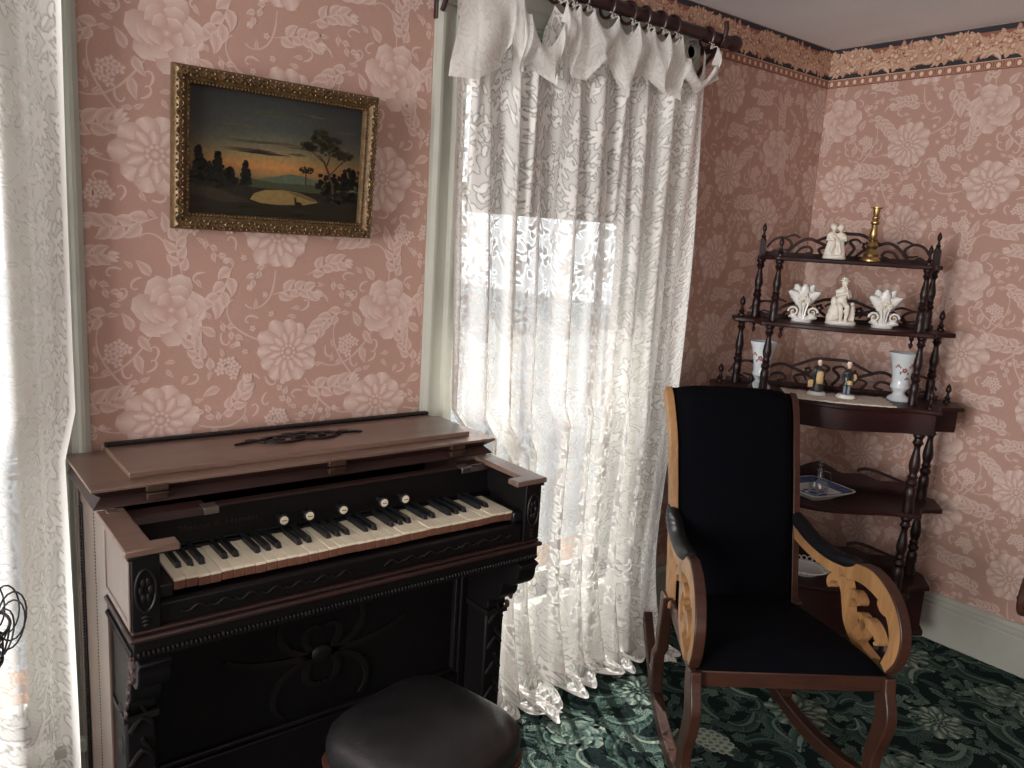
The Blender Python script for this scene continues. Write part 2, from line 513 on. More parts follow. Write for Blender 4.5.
    def cone(s, kk=1.0):
        for r in range(6):
            y = -.7 + r * .27; n = [3, 4, 4, 4, 3, 2][r]
            for i in range(n):
                x = (i - (n - 1) / 2) * .28
                s.disc(x, y, .17, .95 * kk, .5 * kk, 6 - r, 1.0)
        for sd in (-1, 1):
            for j in range(3):
                s.leaf(sd * .2, -.7, PI / 2 + sd * (-.7 - j * .5), 1.0 - j * .15, .16, .7 * kk, .35 * kk, sd * .5, 0)
    def arrays(s):
        return np.array(s.v), np.array(s.k), np.array(s.h), np.array(s.f, int)

def pack(W_, H_, fixed, kinds, seed, tries=9000, gap=1.0):
    """periodic dart throwing: fixed = [(x, y, r)], kinds = [(r, count, tag)] from big to small."""
    g = random.Random(seed); done = list(fixed); out = []
    for r, cnt, tg in kinds:
        c = 0
        for _ in range(tries):
            if c >= cnt: break
            x, y = g.uniform(0, W_), g.uniform(0, H_)
            ok = True
            for X, Y, q in done:
                dx = abs(x - X); dx = min(dx, W_ - dx); dy = abs(y - Y); dy = min(dy, H_ - dy)
                if dx * dx + dy * dy < ((r + q) * gap) ** 2: ok = False; break
            if ok:
                done.append((x, y, r)); out.append((x, y, r, tg, g.uniform(0, TAU))); c += 1
    return out

def tile_over(arr, W_, H_, rect, ox=0, oy=0, mg=.2, halfdrop=False):
    V, K, Hh, F = arr
    s0, s1, t0, t1 = rect
    vs, ks, hs, fs = [], [], [], []; base = 0
    for i in range(math.floor((s0 - ox - mg) / W_) - 1, math.ceil((s1 - ox + mg) / W_) + 1):
        dy = H_ / 2 if (halfdrop and i % 2) else 0
        for j in range(math.floor((t0 - oy - dy - mg) / H_) - 1, math.ceil((t1 - oy - dy + mg) / H_) + 1):
            P = V + np.array([ox + i * W_, oy + dy + j * H_])
            a = np.where(P[:, 0] < s0, 1, 0) + np.where(P[:, 0] > s1, 2, 0) + np.where(P[:, 1] < t0, 4, 0) + np.where(P[:, 1] > t1, 8, 0)
            com = a[F[:, 0]] & a[F[:, 1]] & a[F[:, 2]] & a[F[:, 3]]
            keep = F[com == 0]
            if not len(keep): continue
            used = np.unique(keep); mp = np.full(len(V), -1); mp[used] = np.arange(len(used))
            Q = P[used].copy(); Q[:, 0] = np.clip(Q[:, 0], s0, s1); Q[:, 1] = np.clip(Q[:, 1], t0, t1)
            vs.append(Q); ks.append(K[used]); hs.append(Hh[used]); fs.append(mp[keep] + base); base += len(used)
    if not vs: return np.zeros((0, 2)), np.zeros(0), np.zeros(0), np.zeros((0, 4), int)
    return np.vstack(vs), np.hstack(ks), np.hstack(hs), np.vstack(fs)

def printed_mesh(name, mb, sheets, mats, smooth=0):
    """one mesh: mb's solid faces (material 0) plus printed sheets [(V3, k, F, matindex)]."""
    V = [np.array(mb.v, float)]; K = [np.zeros(len(mb.v))]; F = [tuple(f) for f in mb.f]; Mi = [0] * len(mb.f); base = len(mb.v)
    for v3, k, f, mi in sheets:
        V.append(v3); K.append(k); F += [tuple(int(q) for q in r) for r in (f + base)]; Mi += [mi] * len(f); base += len(v3)
    me = bpy.data.meshes.new(name)
    me.from_pydata(np.vstack(V).tolist(), [], F)
    for m in mats: me.materials.append(m)
    me.polygons.foreach_set('material_index', Mi)
    a = me.attributes.new('k', 'FLOAT', 'POINT')
    a.data.foreach_set('value', np.hstack(K).astype(np.float32))
    me.update()
    o = bpy.data.objects.new(name, me); COL.objects.link(o)
    return o

# wallpaper repeat
PW, PH = .60, .64
wp = P2(4)
FL = [(.12, .13, .092), (.42, .30, .096), (.15, .46, .090), (.45, .575, .080)]
for i, (x, y, r) in enumerate(FL):
    wp.at(x, y, r, i * 1.3)
    if i == 3: wp.rose()
    else: wp.peony([11, 10, 12][i])
for x, y, r, tg, a in pack(PW, PH, FL, [(.062, 3, 'spray'), (.05, 6, 'spray'), (.036, 6, 'flo'), (.03, 10, 'spray3'), (.022, 14, 'flo1'), (.018, 26, 'curl'), (.012, 40, 'leaf')], 11, gap=.95):
    wp.at(x, y, r * (1.32 if tg.startswith('spray') else 1.12), a)
    if tg == 'spray': wp.spray(7)
    elif tg == 'spray3': wp.spray(4)
    elif tg == 'flo': wp.florets(6)
    elif tg == 'flo1': wp.florets(1) if x < .3 else wp.leaf(-1, 0, 0, 2, .5)
    elif tg == 'curl': wp.curl(-1, -.5, .6, 2.9, 4.2, .16, .7)
    else: wp.leaf(-1, 0, 0, 2, .45, .75, .4)
# long scrolling stems that tie the flowers together
wp.at(0, 0, 1, 0)
for (x, y, r), a, t in zip(FL, (.9, 2.3, -1.0, -2.2), (1.6, -1.4, 1.5, -1.7)):
    wp.curl(x + r * math.cos(a), y + r * math.sin(a), a, .22, t, .003, .65)
    wp.curl(x - r * math.cos(a + .6), y - r * math.sin(a + .6), a + .6 + PI, .17, -t * 1.6, .003, .65)
WP = wp.arrays()

# border repeat (fruit and leaves over egg and dart), height .158 from its lower edge
BW, BH = .42, .158
bd = P2(9)
def rect2(p, x0, x1, y0, y1, k, layer=0):
    p.at(0, 0)
    n = 4
    p.strip([(x0 + (x1 - x0) * i / n, (y0 + y1) / 2) for i in range(n + 1)], (y1 - y0) / 2, k, k, layer)
rect2(bd, 0, BW, 0, BH, .02)
rect2(bd, 0, BW, 0, .034, .45, 1)
rect2(bd, 0, BW, .0, .0035, .3, 2)
rect2(bd, 0, BW, .0315, .0345, .7, 2)
for i in range(12):
    x = (i + .5) * BW / 12
    bd.at(0, 0); bd.disc(x, .017, .0125, .3, .3, 2, 1.05); bd.disc(x, .0165, .0088, .75, 1, 3, 1.15)
    bd.strip([(x + BW / 24, .006), (x + BW / 24, .029)], [.001, .0022], .3, .3, 3)
rect2(bd, 0, BW, .052, .138, .34, 1)
for x, y, r, tg, a in pack(BW, 10, [], [], 3): pass
gb = random.Random(21)
for i in range(150):
    x, y = gb.uniform(0, BW), gb.uniform(.052, .138)
    bd.at(x, y, gb.uniform(.016, .024), gb.uniform(0, TAU))
    bd.leaf(-1, 0, 0, 2.1, .5, .36 + .3 * gb.random(), .55 + .3 * gb.random(), .6, 2)
for i in range(26):
    x, y = (i + gb.random()) * BW / 26, gb.uniform(.06, .128)
    r = gb.uniform(.007, .012)
    bd.at(0, 0); bd.disc(x, y, r * 1.15, .3, .3, 3); bd.disc(x, y, r, .55, 1, 4)
for i in range(5):
    x, y = (i + .4) * BW / 5, gb.uniform(.09, .12)
    for j in range(14):
        bd.at(0, 0); bd.disc(x + gb.gauss(0, .009), y + gb.gauss(0, .008), .0042, .42, .95, 5)
for i in range(7):
    x, y = (i + .7) * BW / 7, gb.uniform(.075, .115)
    bd.at(x, y, .022, gb.uniform(0, TAU))
    for q in range(5): bd.leaf(0, 0, -1.2 + .6 * q, 1, .26, .8, .45, .1, 6)
BD = bd.arrays()

# carpet repeat
CW, CH = .72, .68
cp = P2(17)
CF = [(.16, .18, .098), (.52, .48, .105), (.54, .12, .085), (.15, .52, .085)]
for i, (x, y, r) in enumerate(CF):
    cp.at(x, y, r, i * 1.1)
    if i == 3: cp.cone(1.0)
    elif i == 2: cp.rose(.95)
    else: cp.peony(12, 1.0)
for x, y, r, tg, a in pack(CW, CH, CF, [(.080, 6, 'ac'), (.062, 9, 'ac'), (.046, 14, 'ac2'), (.036, 22, 'sp'), (.026, 30, 'flo'), (.018, 70, 'lf')], 31, gap=.62):
    cp.at(x, y, r * 1.2, a)
    kk = cp.rng.uniform(.5, .95)
    if tg == 'ac': cp.acanthus(kk)
    elif tg == 'ac2': cp.acanthus(kk * .85, .9)
    elif tg == 'sp': cp.spray(7, True, kk)
    elif tg == 'flo': cp.florets(6, kk)
    else: cp.leaf(-1, 0, 0, 2, .5, .6 * kk, .3 * kk)
CP = cp.arrays()

# ------------------------------------------------------------------ the room
XB, YA, ZC = 3.271, 2.056, 2.372          # right wall, window wall, ceiling
XL, YF = -4.00, -2.40                     # walls behind the photographer
WT = .20
WIN = [(-.645, .272), (1.385, 2.275)]     # the two window openings
WZ0, WZ1 = .215, 2.135

def on_back(q):      # printed point on the window wall
    V, K, Hh, F = q
    return np.column_stack([V[:, 0], YA - Hh, V[:, 1]]), K, F
def on_right(q):
    V, K, Hh, F = q
    return np.column_stack([XB - Hh, V[:, 0], V[:, 1]]), K, F
def on_floor(q):
    V, K, Hh, F = q
    return np.column_stack([V[:, 0], V[:, 1], Hh]), K, F

mb = MB()
xs = [XL - WT, WIN[0][0], WIN[0][1], WIN[1][0], WIN[1][1], XB + WT]
for i in (0, 2, 4):
    mb.box(xs[i], xs[i + 1], YA, YA + WT, 0, ZC)
for a, b in WIN:
    mb.box(a, b, YA, YA + WT, 0, WZ0); mb.box(a, b, YA, YA + WT, WZ1, ZC)
sheets = []
BZ = ZC - BH - .003
for rc in ((.30, 1.27, .2, BZ), (2.33, XB, .19, BZ)):
    v, k, f = on_back(tile_over(WP, PW, PH, rc, .10, .06))
    sheets.append((v, k, f, 1))
v, k, f = on_back(tile_over(BD, BW, BH * 3, (.2, XB, BZ, ZC - .002), 0, BZ, mg=0))
sheets.append((v, k, f, 2))
struct(printed_mesh('wall_back', mb, sheets, [MT['paper'], MT['print'], MT['border']]))

mb = MB(); mb.box(XB, XB + WT, YF - WT, YA, 0, ZC)
sheets = []
v, k, f = on_right(tile_over(WP, PW, PH, (-.4, YA, .19, BZ), .32, .22))
sheets.append((v, k, f, 1))
v, k, f = on_right(tile_over(BD, BW, BH * 3, (-.4, YA, BZ, ZC - .002), YA, BZ, mg=0))
sheets.append((v, k, f, 2))
struct(printed_mesh('wall_right', mb, sheets, [MT['paper'], MT['print'], MT['border']]))

mb = MB()
mb.box(XL - WT, XL, YF, -.75, 0, ZC); mb.box(XL - WT, XL, 1.05, YA, 0, ZC)
mb.box(XL - WT, XL, -.75, 1.05, 0, .45); mb.box(XL - WT, XL, -.75, 1.05, 2.25, ZC)  # opening made for the added left fill
struct(mb.build('wall_left', MT['wallplain'], smooth=0))
mb = MB()
mb.box(XL - WT, -1.25, YF - WT, YF, 0, ZC); mb.box(-.25, XB, YF - WT, YF, 0, ZC)
mb.box(-1.25, -.25, YF - WT, YF, 0, .45); mb.box(-1.25, -.25, YF - WT, YF, 2.25, ZC)  # opening made for the added front fill
struct(mb.build('wall_front', MT['wallplain'], smooth=0))
struct(MB().box(XL - WT, XB + WT, YF - WT, YA + WT, ZC, ZC + .15).build('ceiling', MT['plaster'], smooth=0))
mb = MB(); mb.box(XL - WT, XB + WT, YF - WT, YA + WT, -.15, 0)
v, k, f = on_floor(tile_over(CP, CW, CH, (0.2, XB, -.3, YA), .35, .12))
struct(printed_mesh('floor', mb, [(v, k, f, 1)], [MT['carpet'], MT['carpetprint']]))
struct(MB().box(-14, 16, YA + .3, 26, -.25, -.2).build('lawn', MT['lawn'], smooth=0))
struct(MB().box(-6, 8, YA + WT, 2.95, -.2, -.05).build('path', MT['warmground'], smooth=0))  # added strip of warm ground, brightens the lower lace from behind

def baseboard(name, run, depth_map):
    mb = MB()
    prof = [(0, 0), (.020, 0), (.020, .142), (.016, .148), (.019, .154), (.019, .162), (.012, .170), (.014, .176), (.010, .190), (.004, .194), (0, .194)]
    rs = [[depth_map(d, z, t) for d, z in prof] for t in run]
    mb.rings(rs)
    return struct(mb.build(name, MT['trim'], smooth=25))
baseboard('baseboard_right', (-2.4, YA - .02), lambda d, z, t: (XB - d, t, z))
baseboard('baseboard_back', (XL, XB - .02), lambda d, z, t: (t, YA - d, z))

def window(n, a, b, cw):
    root = bpy.data.objects.new('window_%d' % n, None); COL.objects.link(root); struct(root)
    cx = (a + b) / 2
    def jamb(x0, x1):
        # moulded casing: two raised fillets with a hollow between
        w = x1 - x0
        pr = [(0, 0), (0, .020), (.012, .028), (.020, .028), (.026, .018), (.050, .014), (w - .05, .014), (w - .038, .022), (w - .030, .022), (w - .026, .016), (w - .006, .016), (w, .010), (w, 0)]
        rs = [[(x0 + p, YA - d, z) for p, d in pr] for z in (.0, WZ1)]
        return MB().rings(rs)
    jamb(a - cw, a).build('casing', MT['trim'], root, smooth=25)
    m = jamb(-(b + cw), -b); m.v = [(-x, y, z) for x, y, z in m.v]
    m.build('casing', MT['trim'], root, smooth=25)
    pr = [(0, 0), (0, .020), (.012, .028), (.020, .028), (.026, .018), (.060, .014), (.074, .022), (.082, .022), (.11, .016), (.112, 0)]
    MB().rings([[(x, YA - d, WZ1 + cw - p) for p, d in pr] for x in (a, b)]).build('head_casing', MT['trim'], root, smooth=25)
    for x in (a - cw / 2, b + cw / 2):
        r = MB().box(x - cw / 2, x + cw / 2, YA - .030, YA, WZ1, WZ1 + cw).build('corner_block', MT['trim'], root, bevel=.003)
        MB().lathe([(.0, -.0), (.020, 0), (.026, -.008), (.032, -.002), (.038, -.010), (.044, -.008), (.047, 0)], (x, YA - .031, WZ1 + cw / 2), 28, 'y').build('rosette', MT['trim'], r)
    # reveal, stool and apron
    mm = MB()
    mm.box(a - .005, a + .006, YA - .002, YA + WT, WZ0, WZ1); mm.box(b - .006, b + .005, YA - .002, YA + WT, WZ0, WZ1); mm.box(a, b, YA, YA + WT, WZ1 - .006, WZ1 + .004)
    mm.build('reveal', MT['trim'], root, smooth=0)
    MB().box(a - cw - .02, b + cw + .02, YA - .05, YA + WT, WZ0 - .03, WZ0).build('sill', MT['trim'], root, bevel=.006)
    zm = 1.64
    for z0, z1, y in ((WZ0, zm + .02, YA + .09), (zm - .02, WZ1 - .006, YA + .135)):
        f = MB(); t = .045
        f.box(a + .006, a + .006 + t, y, y + .035, z0, z1); f.box(b - .006 - t, b - .006, y, y + .035, z0, z1)
        f.box(a + .006 + t, b - .006 - t, y, y + .035, z0, z0 + t); f.box(a + .006 + t, b - .006 - t, y, y + .035, z1 - t, z1)
        s = f.build('sash', MT['trim'], root, bevel=.003)
        if True:
            x0, x1 = a + .006 + t, b - .006 - t
            MB().box(x0, x1, y + .016, y + .019, z0 + t, z1 - t).build('pane', MT['glass'], s, smooth=0)
    return root
window(1, *WIN[0], .088)
window(2, *WIN[1], .112)

# dark roller blind drawn down over the upper sash of the window behind the rocker
sh = thing('roller_blind', 'dark green roller blind behind the lace curtain beside the etagere', 'blind', (1.83, YA + .045, WZ1 - .03))
MB().lathe([(.0, -.405), (.017, -.405), (.017, .405), (0, .405)], (0, 0, 0), 16, 'x').build('roller', MT['shade'], sh)
MB().box(-.40, .40, -.0175, -.0160, -.52, .0).build('cloth', MT['shade'], sh, smooth=0)
MB().box(-.40, .40, -.022, -.012, -.535, -.515).build('hem_bar', MT['shade'], sh, bevel=.002)

# ------------------------------------------------------------------ lace
LW, LH, LR = .40, .48, .002
LS = 1.15
def lace_tile():
    nx, ny = int(LW / LR), int(LH / LR)
    yy, xx = np.mgrid[0:ny, 0:nx]
    A = .78 + .16 * np.sin(TAU * xx / 5.0) * np.sin(TAU * yy / 6.0)
    def stamp(x, y, r, val):
        cx, cy, q = x / LR, y / LR, r / LR
        k = int(math.ceil(q)) + 1
        iy = np.arange(int(cy) - k, int(cy) + k + 1); ix = np.arange(int(cx) - k, int(cx) + k + 1)
        d = np.hypot(iy[:, None] - cy, ix[None, :] - cx)
        m = np.clip(q - d + .5, 0, 1)
        sub = A[np.ix_(iy % ny, ix % nx)]
        A[np.ix_(iy % ny, ix % nx)] = sub * (1 - m) + val * m
    g = random.Random(5)
    ops = []
    def line(P, w, val):
        for (x0, y0), (x1, y1) in zip(P[:-1], P[1:]):
            n = max(1, int(math.hypot(x1 - x0, y1 - y0) / .0015))
            for i in range(n):
                t = i / n
                ops.append((x0 + (x1 - x0) * t, y0 + (y1 - y0) * t, w, val))
    def leafm(x, y, a, L, w, bend=0):
        for i in range(int(L / .0012)):
            t = i * .0012 / L; aa = a + bend * t
            ops.append((x + L * t * math.cos(aa), y + L * t * math.sin(aa), w * math.sin(PI * min(1, .08 + t * .92)) ** .7 + .0012, .95))
    def curlm(x, y, a, L, turn, w):
        P = []; n = 40; px, py = x, y
        for i in range(n + 1):
            t = i / n; P.append((px, py)); aa = a + turn * t ** 1.6; st = L / n * (1.3 - .9 * t)
            px += st * math.cos(aa); py += st * math.sin(aa)
        line(P, w, .95)
        ops.append((px, py, w * 2.2, .95))
        return P
    F_ = [(.10, .12, .045), (.30, .36, .048), (.31, .10, .034), (.09, .37, .036)]
    for x, y, r in F_:
        for i in range(9):
            leafm(x + r * .3 * math.cos(TAU * i / 9), y + r * .3 * math.sin(TAU * i / 9), TAU * i / 9, r * .75, r * .17)
        line([(x + r * .22 * math.cos(TAU * i / 20), y + r * .22 * math.sin(TAU * i / 20)) for i in range(21)], .0022, .95)
        ops.append((x, y, r * .1, .95))
        for q in range(4):
            a = q * PI / 2 + x * 20
            P = curlm(x + r * 1.1 * math.cos(a), y + r * 1.1 * math.sin(a), a + .5, .16, 3.6 * (1 if q % 2 else -1), .0026)
            for i in range(4, 30, 6):
                d = math.atan2(P[i + 1][1] - P[i][1], P[i + 1][0] - P[i][0])
                leafm(P[i][0], P[i][1], d + (1 if i % 4 else -1) * .9, .026, .0055, .5)
    for x, y, r, tg, a in pack(LW, LH, F_, [(.026, 22, 'c'), (.015, 60, 'l')], 8, gap=.9):
        if tg == 'c': curlm(x - .02, y, a, .09, 4.5, .0024)
        else: leafm(x, y, a, .03, .006, .4)
    for x, y, r, val in ops: stamp(x, y, r + .0034, .34)
    for x, y, r, val in ops: stamp(x, y, r, .97)
    return A
LT = lace_tile()
def lace_at(u, v):
    ny, nx = LT.shape
    x = (u * LS / LR) % nx; y = (v * LS / LR) % ny
    x0 = np.floor(x).astype(int); y0 = np.floor(y).astype(int); fx = x - x0; fy = y - y0
    x0 %= nx; y0 %= ny; x1 = (x0 + 1) % nx; y1 = (y0 + 1) % ny
    return (LT[y0, x0] * (1 - fx) * (1 - fy) + LT[y0, x1] * fx * (1 - fy) + LT[y1, x0] * (1 - fx) * fy + LT[y1, x1] * fx * fy)

def cloth(name, X, Y, Z, L, mat, parent):
    nr, nc = X.shape
    V = np.stack([X, Y, Z], -1).reshape(-1, 3)
    idx = np.arange(nr * nc).reshape(nr, nc)
    F = np.stack([idx[:-1, :-1], idx[:-1, 1:], idx[1:, 1:], idx[1:, :-1]], -1).reshape(-1, 4)
    me = bpy.data.meshes.new(name)
    me.vertices.add(len(V)); me.vertices.foreach_set('co', V.astype(np.float32).ravel())
    me.loops.add(F.size); me.loops.foreach_set('vertex_index', F.astype(np.int32).ravel())
    me.polygons.add(len(F)); me.polygons.foreach_set('loop_start', np.arange(0, F.size, 4, dtype=np.int32))
    me.update(calc_edges=True)
    at = me.attributes.new('lace', 'FLOAT', 'POINT'); at.data.foreach_set('value', L.astype(np.float32).ravel())
    me.materials.append(mat); me.shade_smooth()
    o = bpy.data.objects.new(name, me); COL.objects.link(o); o.parent = parent
    return o

def curtain(root, xl, xr, folds, y0, ztop, seed, full=1.75, pool=True, step=.0028):
    """xl, xr: [(z, x)] edges; ztop(x): scalloped top edge. One hanging sheet with deep soft folds."""
    g = np.random.RandomState(seed)
    wd = (xr[0][1] - xl[0][1]) * full
    nc = int(wd / step); L0 = 2.24; nr = int(L0 / step)
    s = np.linspace(0, 1, nc)[None, :]; t = np.linspace(0, 1, nr)[:, None]          # t = 0 top
    ph = g.uniform(0, TAU, 6)
    warp = s + .018 * np.sin(TAU * 2.3 * s + ph[0]) + .012 * np.sin(TAU * 5.1 * s + ph[1] + 1.1 * t)
    p1 = TAU * folds * warp + .5 * np.sin(TAU * 1.3 * t + ph[2])
    p2 = TAU * folds * 2.37 * warp + ph[3] + 1.3 * t
    A = .022 + .016 * t + .03 * np.clip((t - .72) / .28, 0, 1) ** 1.5
    dy = A * np.sin(p1) + .32 * A * np.sin(p2)
    tp = np.clip((1 - s) / .06, 0, 1) * np.clip(s / .06, 0, 1)
    dx = .55 * A * np.cos(p1) * np.clip(t * 6, 0, 1) * tp
    z_hang = 2.20 - t * 2.20
    zk = np.array([q[0] for q in xl][::-1]); 
    XL_ = np.interp(z_hang[:, 0], zk, np.array([q[1] for q in xl][::-1]))[:, None]
    zk2 = np.array([q[0] for q in xr][::-1])
    XR_ = np.interp(z_hang[:, 0], zk2, np.array([q[1] for q in xr][::-1]))[:, None]
    X = XL_ + (XR_ - XL_) * s + dx
    zt = ztop(XL_[0, 0] + (XR_[0, 0] - XL_[0, 0]) * s)
    lim = 1 - .05 * np.abs(np.sin(p1[-1:, :] * .5 + 1))                              # cloth length varies a little
    Zraw = zt - t * L0 * np.ones_like(s)
    Y = y0 + dy
    if pool:
        over = np.clip(.02 - Zraw, 0, None)                                         # cloth that has reached the floor
        lift = .010 + .010 * np.abs(np.sin(p1 * .5 + .6)) + .012 * np.sin(over * 60) ** 2
        spread = np.clip((.40 - Zraw) / .40, 0, 1) ** 2 * .055
        Y = Y - spread - over * (.75 + .5 * np.sin(p1 * .5 + 1.0))
        Z = np.where(over > 0, lift * (1 - np.exp(-over * 40)) + .006, Zraw)
    else:
        Z = np.maximum(Zraw, .012)
    U = s * wd * np.ones_like(t); V_ = t * L0 * np.ones_like(s)
    L = lace_at(U, V_)
    edge = np.minimum(np.minimum(s * wd, (1 - s) * wd), (1 - t) * L0)
    L = np.where(edge < .012, .93, L)
    return cloth('panel', X, Y, Z, L, MT['lace'], root)

TIES = [1.265, 1.455, 1.62, 1.672, 1.73, 1.832, 1.923, 1.995, 2.067, 2.132, 2.315]
def scallop(x):
    x = np.asarray(x); z = np.full(x.shape, 2.18)
    for (a, b), dip in zip(zip(TIES[:-1], TIES[1:]), (.05, .15, .03, .03, .05, .05, .03, .04, .035, .13)):
        m = (x >= a) & (x <= b); q = (x - a) / (b - a)
        z = np.where(m, 2.186 - dip * np.sin(PI * np.clip(q, 0, 1)) ** .8, z)
    return z
lc = thing('lace_curtain', 'white lace curtain with folded-over top between the organ and the rocking chair', 'curtain', (0, 0, 0))
curtain(lc, [(2.2, 1.262), (1.6, 1.275), (1.03, 1.30), (.965, 1.355), (.3, 1.375), (0, 1.38)], [(2.2, 2.315), (1.6, 2.32), (1.0, 2.315), (.3, 2.27), (0, 2.25)], 9.3, 1.935, scallop, 3)
# the top of the curtain folded forward, hanging in loose points
FLAP = [(1.255, 1.912), (1.30, 1.915), (1.36, 1.96), (1.43, 2.03), (1.445, 1.96), (1.47, 1.965), (1.50, 1.99), (1.56, 1.945), (1.60, 2.0), (1.64, 2.05), (1.685, 1.98), (1.71, 1.98), (1.74, 2.05), (1.82, 2.055), (1.865, 1.95), (1.95, 2.02), (1.975, 2.04), (2.02, 1.98), (2.06, 2.02), (2.135, 1.985), (2.16, 2.05), (2.22, 2.01), (2.29, 2.08), (2.32, 2.10)]
nc, nr = 520, 90
fx = np.linspace(1.250, 2.322, nc)[None, :]; ft = np.linspace(0, 1, nr)[:, None]
top = scallop(fx) + .004
bot = np.interp(fx[0], [q[0] for q in FLAP], [q[1] for q in FLAP])[None, :]
bulge = .016 * np.sin(PI * np.clip(ft * 1.15, 0, 1)) + .012
tip = np.interp(fx[0], [q[0] for q in FLAP], [((i * 7) % 5 - 2) / 2 for i in range(len(FLAP))])[None, :]
Xf = fx + .030 * tip * ft ** 1.4
Zf = top + (bot - top) * ft
Yf = 1.935 - .030 - bulge - .016 * np.sin(fx * 43 + 2.2 * ft) * ft - .012 * np.abs(tip) * ft - .02 * (top < 2.12) * (1 - ft)
Lf = .62 + .36 * lace_at((fx * 1.4 + 0 * ft), ft * (top - bot))
cloth('folded_header', Xf, Yf, Zf, np.clip(Lf, 0, .97), MT['lacehead'], lc)
for i, x in enumerate(TIES):
    m = MB()
    for sd in (-1, 1):
        m.tube(cr([(x, 1.925, 2.184), (x + sd * .006, 1.914, 2.196), (x + sd * .003, 1.930, 2.206)], 5), .0016, 6)
        m.tube(cr([(x, 1.916, 2.186), (x + sd * .012, 1.908, 2.192), (x + sd * .019, 1.908, 2.184)], 5), .0018, 6)
    m.ball((x, 1.917, 2.187), .004, 8, 6)
    m.build('tie', MT['ribbon'], lc)

ll = thing('lace_curtain', 'white lace curtain hanging beside the side panel of the organ', 'curtain', (0, 0, 0))
curtain(ll, [(2.2, -.72), (0, -.70)], [(2.2, .325), (1.08, .322), (.97, .296), (0, .298)], 7.5, 1.975, lambda x: 2.195 + 0 * x, 12, 1.5, False, .0036)

# ------------------------------------------------------------------ curtain rods and rings
def rod(x0, x1, label):
    t = thing('curtain_rod', label, 'curtain rod', ((x0 + x1) / 2, 1.945, 2.232))
    h = (x1 - x0) / 2
    MB().lathe([(0, -h), (.021, -h), (.021, h), (0, h)], n=18, axis='x').build('pole', MT['rodwood'], t)
    for sd in (-1, 1):
        MB().lathe([(0, 0), (.020, .0), (.022, .006), (.014, .012), (.016, .018), (.027, .032), (.029, .046), (.022, .062), (.008, .070), (0, .071)] if sd > 0 else
                   [(0, -.071), (.008, -.070), (.022, -.062), (.029, -.046), (.027, -.032), (.016, -.018), (.014, -.012), (.022, -.006), (.02, 0), (0, 0)], (sd * h, 0, 0), 18, 'x').build('finial', MT['rodwood'], t)
        b = MB()
        bx = sd * (h - .045)
        b.box(bx - .013, bx + .013, .093, .110, -.14, .05)
        b.box(bx - .010, bx + .010, -.005, .095, -.045, -.020)
        b.tube(cr([(bx, .085, -.12), (bx, .05, -.075), (bx, .0, -.04)], 6), .008, 8)
        b.tube([(bx, .024 * math.cos(a), .024 * math.sin(a)) for a in np.linspace(-PI * 1.0, 0.0, 12)], .007, 8)
        b.tube([(bx, -.024, 0), (bx, -.03, .03), (bx, -.026, .055)], .009, 8)
        b.build('bracket', MT['rodwood'], t, bevel=.002)
    return t
rod(1.235, 2.425, 'dark wooden curtain rod carrying the ringed lace curtain below the ceiling border')
rod(-.76, .36, 'dark wooden curtain rod above the lace curtain left of the painting')
MT_ring = MT['rodwood']
nth = ['leftmost', 'second', 'third', 'fourth', 'fifth', 'sixth', 'seventh', 'eighth', 'ninth', 'tenth', 'last']
r0 = None
for i, x in enumerate(TIES):
    if r0 is None:
        m = MB(); m.tube([(0, .0335 * math.cos(a), .0335 * math.sin(a)) for a in np.linspace(0, TAU, 24, endpoint=False)], .0052, 8, closed=True)
        r0 = m.build('curtain_ring', MT_ring); r = r0
    else:
        r = r0.copy(); COL.objects.link(r)
    r.location = (x, 1.945, 2.2245); r.rotation_euler = (0, 0, R(((i * 37) % 16) - 8))
    tag(r, 'dark wooden curtain ring, %s along the rod from the painting side' % nth[i] if i < 10 else 'dark wooden curtain ring nearest the corner end of the rod', 'curtain ring', 'rings on the curtain rod')

